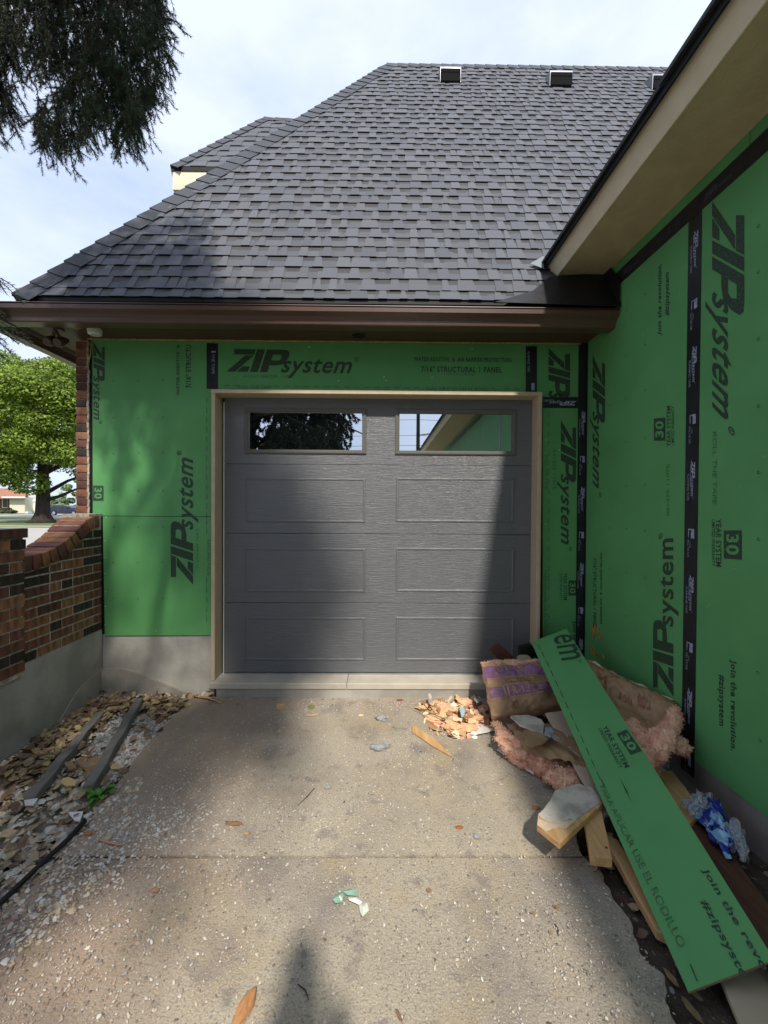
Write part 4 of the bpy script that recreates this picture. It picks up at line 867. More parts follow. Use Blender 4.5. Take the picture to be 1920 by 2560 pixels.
# torn painted board
ppx = [(1345, 2033), (1359, 2023), (1375, 2001), (1387, 1977), (1400, 1972), (1448, 1958), (1462, 1966), (1478, 1968), (1502, 1996), (1507, 2008), (1399, 2108), (1370, 2085), (1342, 2062)]
pz_ = .14; top = [P(u, v, z=pz_ + (.02 if v < 2020 else -.01)) for u, v in ppx]
top = [P(u, v, z=.135) for u, v in ppx]; g = MB(); g.prism(top, (0, 0, -.026)); pb = link('painted_board', g, wood); bevel(pb, .002)
tag(pb, 'torn wooden board with speckled grey white paint on top near the studs', 'board')
q = [(1346, 2036), (1359, 2023), (1375, 2001), (1387, 1977), (1400, 1972), (1448, 1958), (1462, 1966), (1478, 1968), (1502, 1996), (1500, 2006), (1437, 2050), (1425, 2046), (1400, 2058), (1372, 2054), (1355, 2046)]
g = MB(); g.prism([P(u, v, z=.137) for u, v in q], (0, 0, -.0015)); link('paint_layer', g, drywall, pb)
q = [(1345, 2048), (1356, 2050), (1372, 2056), (1395, 2060), (1416, 2051), (1440, 2050), (1430, 2060), (1413, 2072), (1398, 2068), (1380, 2072), (1365, 2078), (1343, 2062)]
g = MB(); g.prism([P(u, v, z=.138) for u, v in q], (0, 0, -.0015)); link('torn_paper', g, mat('paper_white', (.66, .52, .38), .8, (.58, .42, .28), 60), pb)
# insulation ------------------------------------------------------------
def sheet(A, B, C, D, bulge, wr, seed, off=0.0):
    n = (B - A).cross(D - A).normalized()
    if n.dot(EYE - A) < 0: n = -n
    def f(a, b, o=0.0):
        a_ = min(max(a, -.05), 1.05); b_ = min(max(b, -.05), 1.05)
        p = A * (1 - a_) * (1 - b_) + B * a_ * (1 - b_) + C * a_ * b_ + D * (1 - a_) * b_
        h = bulge * (math.sin(math.pi * min(max(a_, 0), 1)) ** .5) * (math.sin(math.pi * min(max(b_, 0), 1)) ** .6) if 0 < a_ < 1 and 0 < b_ < 1 else 0
        w = wr * (noise.noise(Vector((a_ * 3.1 + seed, b_ * 3.7, 0))) + .5 * abs(noise.noise(Vector((a_ * 9 + seed, b_ * 6, 4)))) + .25 * noise.noise(Vector((a_ * 22, b_ * 20, seed))))
        edge = .012 * noise.noise(Vector((a_ * 7 + seed, b_ * 7, 9)))
        return p + n * (h + w + off + o) + Vector((edge, 0, edge))
    return f, n
def grid(f, m, nx, ny, name, parent, a0=0, a1=1, b0=0, b1=1, o=0.0, smooth=True, **k):
    g = MB(); v = [f(a0 + (a1 - a0) * i / nx, b0 + (b1 - b0) * j / ny, o) for j in range(ny + 1) for i in range(nx + 1)]
    g.add(v, [(j * (nx + 1) + i, j * (nx + 1) + i + 1, (j + 1) * (nx + 1) + i + 1, (j + 1) * (nx + 1) + i) for j in range(ny) for i in range(nx)])
    return link(name, g, m, parent, smooth=smooth, **k)
def fluff(pts, rads, name, parent, m=None, seed=0, tuft=900, amp=.5, tl=.022, smooth=True):
    """soft torn fibreglass: lumpy body along a path plus fibre tufts"""
    g = MB(); n = 36; vs = []; fs = []; K = len(pts) * 11
    P_ = [Vector(p) for p in pts]
    def at(t):
        s = t * (len(P_) - 1); i = min(int(s), len(P_) - 2); q = s - i
        p0 = P_[max(i - 1, 0)]; p1 = P_[i]; p2 = P_[i + 1]; p3 = P_[min(i + 2, len(P_) - 1)]
        p = .5 * ((2 * p1) + (p2 - p0) * q + (2 * p0 - 5 * p1 + 4 * p2 - p3) * q * q + (3 * p1 - p0 - 3 * p2 + p3) * q ** 3)
        return p, rads[i] * (1 - q) + rads[i + 1] * q
    A = None
    for k in range(K + 1):
        t = k / K; p, r = at(t); d = (at(min(t + .02, 1))[0] - at(max(t - .02, 0))[0]).normalized(); a = d.cross(Vector((0, 0, 1))).normalized(); b = a.cross(d)
        end = math.sin(math.pi * min(max(t, .03), .97)) ** .35
        for j in range(n):
            th = 2 * math.pi * j / n; dr_ = a * math.cos(th) + b * math.sin(th) * .75; q = p + dr_ * r
            w = 1 + amp * (noise.noise(q * 12 + Vector((seed, 0, 0))) * 1.2 + .9 * abs(noise.noise(q * 30 + Vector((seed, 0, 0)))) - .2 + .35 * noise.noise(q * 80))
            vs.append(p + dr_ * r * end * w)
    for k in range(K):
        for j in range(n): fs.append((k * n + j, k * n + (j + 1) % n, (k + 1) * n + (j + 1) % n, (k + 1) * n + j))
    fs += [tuple(range(n - 1, -1, -1)), tuple(K * n + j for j in range(n))]
    g.add(vs, fs); o = link(name, g, m or pink, parent, smooth=smooth)
    t_ = MB(); rr = random.Random(seed)
    tl *= .55; nn_ = n
    for _ in range(tuft):
        k = rr.randrange(len(vs)); c0, _r = at((k // n) / K); v = Vector(vs[k]); nrm = (v - c0).normalized()
        s = Vector((rr.gauss(0, 1), rr.gauss(0, 1), rr.gauss(0, 1))).normalized(); d = (nrm + s * .9).normalized() * tl * rr.uniform(.4, 1.2); w = s.cross(nrm).normalized() * .0034; v = v - nrm * .003 + s * .006
        t_.add([v - w, v + w, v + d], [(0, 1, 2)])
    link('fibre', t_, m or pink, parent, kind='stuff'); return o
def mapf(parts, f, a0, a1, b0, b1, o, m, parent, name='lettering'):
    v, fc = parts; me = bpy.data.meshes.new(name); me.from_pydata([f(a0 + (a1 - a0) * x, b1 + (b0 - b1) * y, o) for x, y in v], [], fc); me.update(); return link(name, me, m, parent)
# batt 1 - upright by the threshold, purple printed
b1e = empty('insulation_batt', P(1310, 1790, z=0), 'kraft-faced insulation batt with purple R-13 print standing before the door corner', 'insulation', 'torn pink insulation batts')
A, B, C, D = P(1204, 1660, y=2.86), P(1352, 1656, y=2.78), P(1412, 1768, y=2.60), P(1230, 1792, y=2.60)
B2 = A + (B - A) * 1.25; C2 = D + (C - D) * 1.22
f1, n1 = sheet(A, B2, C2, D, .045, .03, 3)
kf = grid(f1, kraft, 60, 44, 'facing', b1e)
for (q0, q1) in ((.06, .34), (.50, .73)):
    bd = grid(f1, purple, 60, 14, 'printed_band', kf, .01 if q0 < .1 else .03, .99, q0, q1, .003)
    for e in (q0, q1 - .012): grid(f1, ktext, 30, 1, 'printed_line', kf, .01, .99, e, e + .014, .0045)

def rrow(q0, q1, offs, reverse=False):
    h = q1 - q0
    mapf(T('R-13', .012), f1, offs, offs + .20, q0 + .15 * h, q1 - .18 * h, .005, ktext, kf)
    mapf(T('KRAFT', .01), f1, offs + .23, offs + .36, q0 + .15 * h, q0 + .40 * h, .005, ktext, kf); mapf(T('FACED ROLLO', .01), f1, offs + .23, offs + .37, q0 + .5 * h, q1 - .15 * h, .005, ktext, kf)
    mapf(T('3 1/2', .02), f1, offs + .56, offs + .68, q0 + .2 * h, q1 - .3 * h, .005, ktext, kf)
    for a in (offs + .385, offs + .54): mapf(([(0, 0), (1, 0), (1, 1), (0, 1)], [(0, 1, 2, 3)]), f1, a, a + .006, q0 + .02, q1 - .02, .005, ktext, kf)
    mapf(T('Thermal 32 sq', .0), f1, offs + .40, offs + .52, q0 + .2 * h, q1 - .5 * h, .005, ktext, kf)
rrow(.07, .25, .18); rrow(.515, .72, .30)
for a in (.20, .24): mapf(([(0, 0), (1, 0), (1, 1), (0, 1)], [(0, 1, 2, 3)]), f1, a, a + .018, .52, .71, .005, ktext, kf)
for (a, b) in ((.24, .36), (.24, .80), (.40, .36)): mapf(T('ROLL', .02), f1, a, a + .14, b, b + .12, .004, kraftr, kf)
bk = lambda a, b, o=0: f1(a, b, 0) - n1 * (.085 + .01 * noise.noise(Vector((a * 8, b * 8, 0))))
grid(bk, pink, 12, 10, 'fiberglass', b1e)
for edge in (lambda t: (t, 0), lambda t: (t, 1), lambda t: (0, t), lambda t: (1, t)):
    g = MB(); v = [f1(*edge(t / 24)) if k == 0 else bk(*edge(t / 24)) for t in range(25) for k in range(2)]; g.add(v, [(2 * i, 2 * i + 2, 2 * i + 3, 2 * i + 1) for i in range(24)]); link('fiberglass', g, pink, b1e, smooth=True)
fluff([f1(t, -.02) - n1 * .03 + Vector((0, 0, .004)) for t in (0, .2, .4, .6, .8, .95)], [.028, .034, .036, .036, .034, .026], 'fiberglass', b1e, seed=5, tuft=900)
# batt 2 - behind the offcut against the wing wall
b2e = empty('insulation_batt', P(1560, 1830, z=0), 'crumpled brown kraft insulation batt with red print leaning on the green wing wall', 'insulation', 'torn pink insulation batts')
A, B, C, D = P(1430, 1640, y=2.75), P(1692, 1755, y=2.20), P(1640, 1890, y=2.02), P(1440, 1830, y=2.35)
f2, n2 = sheet(A, B, C, D, .05, .05, 11)
kf2 = grid(f2, kraft, 64, 44, 'facing', b2e)
for (a0, a1, b0, b1_) in ((.22, .42, .12, .42), (.40, .52, .50, .66), (.56, .68, .30, .44), (.72, .84, .22, .36)): mapf(T('ROLL', .02) if a0 > .5 else T('R13', .03), f2, a0, a1, b0, b1_, .004, kraftr, kf2)
mapf(T('KRAFT', .02), f2, .22, .40, .44, .54, .004, kraftr, kf2)
bk2 = lambda a, b, o=0: f2(a, b, 0) - n2 * (.09 + .02 * noise.noise(Vector((a * 8, b * 8, 0)))); grid(bk2, pink, 12, 10, 'fiberglass', b2e)
g = MB(); v = []
for t in range(31):
    a = t / 30; q0 = f2(a, -.01, .004); v += [q0, q0 - n2 * (.035 + .01 * math.sin(a * 17)) + Vector((0, 0, .02 + .008 * math.sin(a * 29)))]
g.add(v, [(2 * i, 2 * i + 2, 2 * i + 3, 2 * i + 1) for i in range(30)]); link('paper_flange', g, paper_c, b2e, smooth=True)
fluff([f2(t, -.03) - n2 * .045 for t in (0, .15, .3, .45, .6)], [.02, .028, .03, .025, .02], 'fiberglass', b2e, seed=6, tuft=600)
fluff([P(1688, 1768, y=2.16), P(1680, 1800, y=2.10), P(1658, 1835, y=2.05), P(1640, 1870, y=2.0), P(1630, 1910, y=1.97), P(1640, 1940, y=1.95)], [.028, .045, .055, .058, .05, .035], 'fiberglass', b2e, seed=8, tuft=1600)
fluff([P(1660, 1828, y=2.08), P(1685, 1850, y=2.06), P(1705, 1868, y=2.05), P(1700, 1885, y=2.05)], [.03, .045, .04, .025], 'fiberglass', b2e, seed=9, tuft=700)
fluff([P(1575, 1790, y=2.24), P(1600, 1845, y=2.10), P(1600, 1900, y=1.99), P(1612, 1935, y=1.92)], [.04, .065, .07, .055], 'fiberglass', b2e, seed=10, tuft=900)
# batt 3 - lying on the slab
b3e = empty('insulation_batt', P(1340, 1890, z=0), 'fluffy pink insulation batt lying folded on the concrete in front of the heap', 'insulation', 'torn pink insulation batts')
A, B, C, D = P(1262, 1808, z=.11), P(1440, 1806, z=.17), P(1492, 1925, z=.15), P(1318, 1880, z=.12)
f3, n3 = sheet(A, B, C, D, .02, .02, 17); kf3 = grid(f3, kraft, 26, 20, 'facing', b3e)
fluff([P(1236, 1806, z=.07), P(1262, 1836, z=.08), P(1276, 1862, z=.07), P(1308, 1884, z=.06), P(1350, 1900, z=.06), P(1400, 1926, z=.055), P(1440, 1948, z=.06), P(1468, 1962, z=.05)], [.034, .055, .068, .068, .060, .058, .058, .045], 'fiberglass', b3e, seed=12, tuft=3000, amp=.62, tl=.026)
fluff([P(1262, 1868, z=.03), P(1290, 1893, z=.035), P(1330, 1912, z=.03), P(1368, 1935, z=.03)], [.03, .05, .05, .035], 'fiberglass', b3e, seed=22, tuft=1300, amp=.4)
fluff([P(1360, 1940, z=.045), P(1395, 1950, z=.05), P(1430, 1958, z=.05), P(1455, 1958, z=.05)], [.045, .052, .05, .04], 'fiberglass', b3e, seed=32, tuft=1300)
fluff([P(1330, 1850, z=.05), P(1390, 1870, z=.06), P(1440, 1900, z=.06)], [.05, .06, .05], 'fiberglass', b3e, seed=42, tuft=300)
g = MB(); g.prism([P(u, v, z=.02) for u, v in ((1243, 1873), (1290, 1905), (1335, 1935), (1330, 1915), (1290, 1880), (1250, 1865))], (0, 0, -.006)); thing1(link('drywall_sheet', g, white), 'thin white drywall edge peeking from under the lying pink batt', 'drywall')
# flat torn scraps on the heap
def scrap(name, px, z, m, label, cat, group=None, th=.004, dz=None, parent=None):
    pts = []
    for i in range(len(px)):
        (u0, v0), (u1, v1) = px[i], px[(i + 1) % len(px)]
        for k in range(3):
            t = k / 3; pts.append(P(u0 + (u1 - u0) * t + random.uniform(-1, 1), v0 + (v1 - v0) * t + random.uniform(-1, 1), z=z + (dz[i] if dz else 0) * 1.0))
    c = sum(pts, Vector()) / len(pts); g = MB(); g.prism(pts, (0, 0, -th)); o = link(name, g, m, parent)
    return tag(o, label, cat, group)
scrap('drywall_scrap', [(1275, 1790), (1320, 1786), (1355, 1800), (1362, 1812), (1356, 1830), (1330, 1825), (1300, 1812)], .19, drywall, 'grey smudged drywall scrap lying on the folded pink batt', 'drywall', th=.010)
scrap('cardboard_scrap', [(1308, 1826), (1345, 1822), (1370, 1834), (1376, 1842), (1358, 1860), (1330, 1868), (1316, 1862)], .185, kraft, 'curled brown cardboard scrap with pale torn rim on the batt', 'cardboard')
scrap('painted_scrap', [(1363, 1816), (1380, 1820), (1384, 1832), (1376, 1842), (1362, 1838)], .20, bluegrey, 'light blue painted scrap beside the curled cardboard', 'scrap')
scrap('grey_scrap', [(1374, 1834), (1390, 1838), (1405, 1850), (1404, 1856), (1385, 1848)], .20, greychip, 'small grey sliver below the light blue scrap', 'scrap')
scrap('painted_scrap', [(1656, 1894), (1672, 1888), (1673, 1918), (1652, 1912)], .10, bluegrey, 'light blue painted chip behind the heap at the concrete foundation', 'scrap')
scrap('paper_strip', [(1648, 1918), (1656, 1916), (1684, 1948), (1676, 1958), (1662, 1944)], .08, white, 'white torn paper strips hanging behind the green offcut', 'paper')
scrap('tile_shard', [(1174, 1834), (1190, 1818), (1210, 1816), (1240, 1824), (1208, 1832), (1190, 1836)], .02, white, 'curved white plastic shard on the slab between chips and batt', 'shard')
scrap('drywall_scrap', [(1292, 1642), (1310, 1630), (1328, 1645), (1318, 1660), (1295, 1655)], .37, beige, 'cream triangular scrap sticking up behind the purple printed batt', 'drywall')
o, _ = board('wood_offcut', [P(1221, 1622, y=2.98), P(1246, 1608, y=2.98), P(1285, 1643, y=2.98), P(1262, 1665, y=2.98)], .02, woodr, 'dark red brown wood end rising behind the purple printed batt', 'board')
g = MB(); g.prism([P(u, v, y=3.0) for u, v in ((1300, 1620), (1330, 1612), (1350, 1650), (1345, 1690), (1302, 1660))], (0, .05, 0)); g.prism([P(u, v, y=2.99) for u, v in ((1318, 1634), (1338, 1631), (1339, 1636), (1320, 1640))], (0, .01, 0)); thing1(link('plastic_case', g, black), 'black plastic case wedged behind the batt at the door jamb', 'case')
# heap of crumbly chips by the threshold
hx = [P(u, v, z=0) for u, v in ((1045, 1760), (1200, 1745), (1225, 1800), (1215, 1830), (1160, 1850), (1080, 1835))]
rr = random.Random(4)
def lump(c, r, name, m, parent=None, seed=0, sq=(1, 1, .5), amp=.35, sub=2, label=None, cat=None, group=None, rot=0):
    import bmesh
    bm = bmesh.new(); bmesh.ops.create_icosphere(bm, subdivisions=sub, radius=1)
    for v in bm.verts:
        q = v.co.copy(); w = 1 + amp * noise.noise(q * 1.7 + Vector((seed * 3.1, 0, 0))) + amp * .5 * noise.noise(q * 4.5 + Vector((0, seed, 0)))
        q = q * w; q = Vector((q.x * sq[0], q.y * sq[1], q.z * sq[2])); q = Matrix.Rotation(rot, 3, 'Z') @ q; v.co = q * r + c
    me = bpy.data.meshes.new(name); bm.to_mesh(me); bm.free(); return link(name, me, m, parent, label=label, cat=cat, group=group)
LOOKS = ['rust orange', 'pale tan', 'cream', 'pinkish', 'sandy']
chips = [((1120, 1785), .075, 1.3), ((1160, 1760), .06, 1.2), ((1195, 1800), .05, .9), ((1140, 1820), .065, 1.4), ((1085, 1800), .045, 1.5), ((1175, 1825), .05, 1.1), ((1205, 1775), .04, 1), ((1060, 1770), .035, 1.5), ((1170, 1795), .045, 1), ((1100, 1765), .045, 1.3)]
labs = ['largest crumbly tan insulation chunk at the middle of the chip heap', 'tan insulation chunk against the concrete lip behind the heap', 'brown fluffy chunk touching the purple printed batt', 'flat tan insulation chunk along the front of the chip heap', 'torn insulation chunk at the left front of the heap by the green sliver', 'tan chunk beside the curved white shard', 'small insulation chunk nearest the batt under the lip', 'thin insulation flake at the far left end of the chip heap', 'tan chunk around the pale blue chip', 'insulation chunk behind the green sliver']
for i, ((u, v), r, a) in enumerate(chips):
    c = P(u, v, z=.012); e = lump(c + Vector((0, 0, r * .18)), r, 'insulation_chunk', osb, seed=i, sq=(a, .8, .38), amp=.55, sub=3, label=labs[i], cat='insulation', group='crumbled chips in front of the threshold', rot=rr.uniform(-.5, .5))
cm = [(.70, .50, .28), (.62, .38, .20), (.78, .66, .46), (.55, .48, .38), (.35, .20, .11), (.74, .40, .30)]
chipm = mat('chips', (1, 1, 1), .8, (.8, .75, .7), 60, attr=cm)
hp = [(p.x, p.y) for p in hx]; b6 = sample(hp, 420)
ctr = P(1145, 1795, z=0)
leaves('wood_chips', [], (.01, .02)) if False else scatter('wood_chips', [(x, y, .005 + max(0, .07 - .35 * math.hypot(x - ctr.x, (y - ctr.y) * 1.3)) * rr.random()) for x, y in b6], [rr.choice([.008, .012, .018, .026, .036]) for _ in b6], chipm, 'leaf', tilt=.5, hfac=(.3, 1.2))
sd = sample(gp([(860, 1738), (1060, 1738), (1080, 1775), (900, 1775)]), 900); scatter('sawdust', [(x, y, .001) for x, y in sd], [rr.uniform(.0012, .0035) for _ in sd], chipm, 'leaf')
scrap('painted_scrap', [(1149, 1764), (1163, 1772), (1160, 1790), (1153, 1792)], .085, mat('pale_blue', (.36, .52, .56), .5), 'pale blue painted chip on top of the chip heap', 'scrap')
scrap('grey_scrap', [(1183, 1745), (1216, 1747), (1192, 1758)], .075, greychip, 'grey chip between threshold and batt', 'scrap'); scrap('drywall_scrap', [(1070, 1735), (1076, 1733), (1082, 1757), (1075, 1758)], .08, drywall, 'narrow pale drywall stick standing in the chip heap', 'drywall')
scrap('wood_scrap', [(1135, 1791), (1156, 1797), (1155, 1804), (1134, 1797)], .07, mat('cream_wood', (.75, .60, .40), .6), 'small cream wood block on the chip heap', 'block')
g = MB(); g.tube([P(1038, 1764, z=.06), P(1076, 1782, z=.06), P(1114, 1798, z=.055)], [.002, .0035, .004], 6); thing1(link('stem', g, mat('green_stem', (.16, .18, .04), .6)), 'thin green plant stem lying over the chip heap', 'stem')
g = MB(); pts = [P(u, v, z=.014) for u, v in ((1031, 1814), (1040, 1815), (1090, 1849), (1129, 1889), (1080, 1862), (1030, 1828))]; g.prism(pts, (0, 0, -.012)); thing1(bevel(link('wood_splinter', g, wood), .002) and S.objects['wood_splinter'], 'long pointed orange wood splinter on the slab left of the batts', 'splinter')
pl_ = gp([(1225, 1740), (1420, 1790), (1500, 2010), (1420, 1990), (1280, 1900), (1232, 1850)]); q_ = sample(pl_, 200)
scatter('wood_chips', [(x, y, .003) for x, y in q_], [rr.choice([.004, .007, .011, .016]) for _ in q_], chipm, 'leaf', tilt=.5, hfac=(.3, 1.2))
pl_ = gp([(1500, 1900), (1640, 1900), (1760, 2080), (1640, 2100)], .05); q_ = sample(pl_, 120)
scatter('wood_chips', [(x, y, -.03 + .03 * rr.random()) for x, y in q_], [rr.choice([.006, .01, .016, .022]) for _ in q_], chipm, 'leaf', tilt=.5, hfac=(.3, 1.2))
# small things on the slab
def blk(u0, v0, u1, v1, h, m, name, label, cat, rot=.0):
    a = P(u0, v1, z=0); b = P(u1, v1, z=0); w = (b - a).length; g = MB(); g.box((a + b) / 2 + Vector((0, w * .25, h / 2)), (w, w * .45, h), Matrix.Rotation(rot, 3, 'Z')); o = link(name, g, m); bevel(o, .002); return tag(o, label, cat)
blk(691, 1759, 711, 1773, .028, wood, 'wood_block', 'small sawn pine block on the slab below the door', 'block', .1)
lump(P(780, 1787, z=.006), .026, 'leaf_scrap', mat('tan_leaf', (.55, .36, .22), .7), sq=(1.6, .5, .15), label='curled tan leaf with a green tip left of centre by the door', cat='leaf', rot=.2, seed=3)
g = MB(); q = [P(u, v, z=.004) for u, v in ((768, 1766), (776, 1761), (786, 1763), (787, 1770), (776, 1773))]; g.prism(q, (0, 0, -.001)); thing1(link('leaf', g, mat('olive_leaf', (.22, .24, .06), .6)), 'small olive green leaf lying near the pine block', 'leaf')
lump(P(902, 1788, z=.005), .016, 'wood_crumb', mat('yellow_wood', (.72, .52, .26), .7), sq=(1.1, .8, .4), label='yellow wood crumb left of the grey rubble', cat='crumb', seed=6)
lump(P(955, 1796, z=.012), .033, 'concrete_rubble', rock_m, sq=(1.2, .8, .5), label='smaller broken grey concrete lump nearer the door', cat='rubble', seed=7, sub=3, amp=.6, group='broken concrete lumps')
lump(P(949, 1866, z=.012), .045, 'concrete_rubble', rock_m, sq=(1.25, .85, .4), label='larger grey concrete lump in the middle of the slab', cat='rubble', seed=8, sub=3, amp=.45, group='broken concrete lumps', rot=.4)
lump(P(1186, 1843, z=.008), .018, 'concrete_rubble', white, sq=(1, .9, .6), label='white crumb of plaster in front of the chip heap', cat='rubble', seed=9)
lump(P(820, 1967, z=.006), .017, 'pebble', rock_m, sq=(1.2, .8, .5), label='pale round pebble in the upper middle of the slab', cat='stone', seed=10)
lump(P(1192, 2090, z=.005), .017, 'pebble', rock_m, sq=(1, .9, .3), label='flat grey pebble near the torn painted board', cat='stone', seed=11)
lump(P(585, 2058, z=.007), .024, 'bark_piece', mat('bark_chip', (.24, .13, .07), .9), sq=(1.6, .5, .3), label='brown bark chip lying on the dark gravelly patch', cat='bark', seed=12)
lump(P(612, 2518, z=.010), .030, 'bark_piece', mat('bark_chip_orange', (.38, .19, .08), .9), sq=(.7, 1.5, .4), label='orange brown bark piece at the near end of the drive', cat='bark', seed=13, rot=-.3, sub=3)
for i, (u, v, r, col, lb) in enumerate([(1148, 2068, .013, (.30, .10, .03), 'rusty red leaf curl on the right half of the slab'), (1340, 2020, .014, (.28, .14, .05), 'brown leaf curl beside the torn painted board'), (616, 2082, .010, (.5, .24, .08), 'orange leaf scrap right of the bark chip'), (1000, 1750, .018, (.20, .07, .03), 'reddish leaf curl left of the chip heap'), (388, 2224, .013, (.30, .17, .10), 'brown leaf curl on the lower left of the slab'), (220, 2084, .014, (.42, .14, .05), 'orange leaf scrap at the end of the black hose')]):
    lump(P(u, v, z=.004), r, 'leaf_curl', mat('leaf_curl%d' % i, col, .7), sq=(1.4, .7, .35), label=lb, cat='leaf', seed=20 + i, group='dry leaf curls on the drive')
g = MB(); ps = [P(250, 2099, z=.006), P(275, 2107, z=.007), P(305, 2113, z=.005)]; g.tube(ps, [.005, .0045, .0035], 6); g.tube([ps[0] - Vector((.006, 0, 0)), ps[0]], .007, 6); thing1(link('twig', g, mat('pink_twig', (.50, .27, .18), .7)), 'thin pinkish twig with a dark end at the gravel edge', 'twig')
for i, (p, q, lb) in enumerate([((786, 1970), (744, 2014), 'thin brown twig across the middle of the slab'), ((1388, 2310), (1396, 2340), 'short dark twig left of the studs'), ((744, 2460), (772, 2500), 'thin brown twig at the bottom near the shadow')]):
    g = MB(); a, b = P(*p, z=.003), P(*q, z=.003); g.tube([a, (a + b) / 2 + Vector((.006, .004, 0)), b], [.0018, .0022, .0012], 5); thing1(link('twig', g, twigm), lb, 'twig')
# crumpled tape liner
mt_g = mat('liner_green', (.28, .46, .36), .5, (.20, .36, .28), 40); mt_w = mat('liner_white', (.66, .72, .62), .5)
tl_ = empty('tape_liner', P(878, 2250, z=0), 'crumpled white and green strip of tape liner on the drive', 'tape')
for px, m_ in (([(832, 2250), (846, 2232), (858, 2230), (856, 2256), (838, 2258)], mt_g), ([(858, 2230), (872, 2223), (892, 2222), (891, 2240), (868, 2238)], mt_g), ([(870, 2244), (890, 2243), (906, 2256), (898, 2262), (872, 2250)], mt_w), ([(898, 2260), (918, 2258), (922, 2276), (906, 2292), (900, 2280)], mt_w), ([(842, 2240), (854, 2236), (856, 2250), (844, 2254)], mt_w)):
    g = MB(); pts = [P(u, v, z=.006 + random.uniform(0, .014)) for u, v in px]; c = sum(pts, Vector()) / len(pts) + Vector((0, 0, .008))
    for i in range(len(pts)): g.poly([pts[i], pts[(i + 1) % len(pts)], c])
    o = link('liner_fold', g, m_, tl_); s_ = o.modifiers.new('s', 'SOLIDIFY'); s_.thickness = .001
# blue bottle wrap by the foundation
bl = empty('plastic_wrap', P(1780, 2090, z=0), 'crumpled clear and blue plastic wrap lying against the dark foundation', 'plastic')
def crump(pts, m, name, parent, amp, seed, n=16, h=.05):
    A, B, C, D = pts; g = MB(); V = []
    for j in range(n + 1):
        for i in range(n + 1):
            a, b = i / n, j / n; p = A * (1 - a) * (1 - b) + B * a * (1 - b) + C * a * b + D * (1 - a) * b
            w = abs(noise.noise(Vector((a * 4 + seed, b * 5, 0)))) + .6 * abs(noise.noise(Vector((a * 9 + seed, b * 11, 2)))) + .2 * random.random()
            V.append(p + Vector((noise.noise(Vector((a * 5, b * 5, seed))) * .03, noise.noise(Vector((a * 5, b * 5, seed + 5))) * .03, amp * w + h * math.sin(math.pi * a) * math.sin(math.pi * b))))
    g.add(V, [(j * (n + 1) + i, j * (n + 1) + i + 1, (j + 1) * (n + 1) + i + 1, (j + 1) * (n + 1) + i) for j in range(n) for i in range(n)]); return link(name, g, m, parent)
crump([P(1712, 2022, z=.09), P(1790, 2008, z=.08), P(1866, 2140, z=.05), P(1815, 2150, z=.08)], blue, 'label_sheet', bl, .05, 3)
crump([P(1700, 2020, z=.10), P(1775, 2004, z=.10), P(1790, 2045, z=.10), P(1728, 2050, z=.12)], plastic, 'clear_sheet', bl, .06, 7)
crump([P(1810, 2075, z=.10), P(1850, 2070, z=.08), P(1872, 2165, z=.05), P(1836, 2150, z=.08)], plastic, 'clear_sheet', bl, .06, 9)
# left bed: edging timbers, hose, weed
def bar3(p, q, w, h, m, name, label, cat, group=None, twist=0):
    p, q = Vector(p), Vector(q); d = (q - p).normalized(); s = d.cross(Vector((0, 0, 1))).normalized() * w / 2; g = MB(); n = 10; vs = []
    for i in range(n + 1):
        c = p.lerp(q, i / n) + Vector((.004 * math.sin(i * 1.7), 0, .003 * math.sin(i * 2.3))); vs += [c - s, c + s, c + s * .9 + Vector((0, 0, h)), c - s * .9 + Vector((0, 0, h))]
    f = [(4 * i + k, 4 * i + (k + 1) % 4, 4 * i + 4 + (k + 1) % 4, 4 * i + 4 + k) for i in range(n) for k in range(4)] + [(3, 2, 1, 0), (4 * n, 4 * n + 1, 4 * n + 2, 4 * n + 3)]
    g.add(vs, f); o = link(name, g, m); bevel(o, .003); return tag(o, label, cat, group)
bar3(P(250, 1795, z=-.012), P(76, 2010, z=-.012), .058, .045, timber, 'edging_strip', 'weathered grey edging strip nearer the garden wall footing', 'edging', 'grey edging strips in the gravel bed')
bar3(P(348, 1764, z=-.012), P(222, 1990, z=-.012), .055, .058, timber, 'edging_strip', 'weathered grey edging strip ending at the green weed', 'edging', 'grey edging strips in the gravel bed')
g = MB(); g.tube([P(212, 2052, z=.015), P(170, 2098, z=.015), P(90, 2172, z=.012), P(0, 2258, z=.012), P(-150, 2400, z=.01), P(-400, 2700, z=.01)], .0105, 10); thing1(link('garden_hose', g, hose_m, smooth=True), 'stiff black hose running out over the tan stones', 'hose')
wd = empty('weed', P(250, 1995, z=-.01), 'small bright green weed sprouting at the end of the edging strip', 'plant'); bc = P(247, 1995, z=-.01)
for k in range(19):
    a = k * 2.4 + random.uniform(-.3, .3); L = random.uniform(.05, .085); el = random.uniform(.1, .9); d = Vector((math.cos(a), math.sin(a), 0)); s = Vector((-d.y, d.x, 0)); g = MB(); n = 6; vs = []
    for i in range(n + 1):
        t = i / n; c = bc + d * L * t + Vector((0, 0, L * el * math.sin(t * 2.2) * .8 + .004)); w = .012 * math.sin(math.pi * min(t * .85 + .12, 1)) * (1 + .35 * (i % 2)); vs += [c - s * w, c - Vector((0, 0, .003)), c + s * w]
    g.add(vs, [(3 * i + k2, 3 * i + k2 + 1, 3 * i + 4 + k2, 3 * i + 3 + k2) for i in range(n) for k2 in range(2)]); link('leaf', g, leafg, wd, smooth=True)
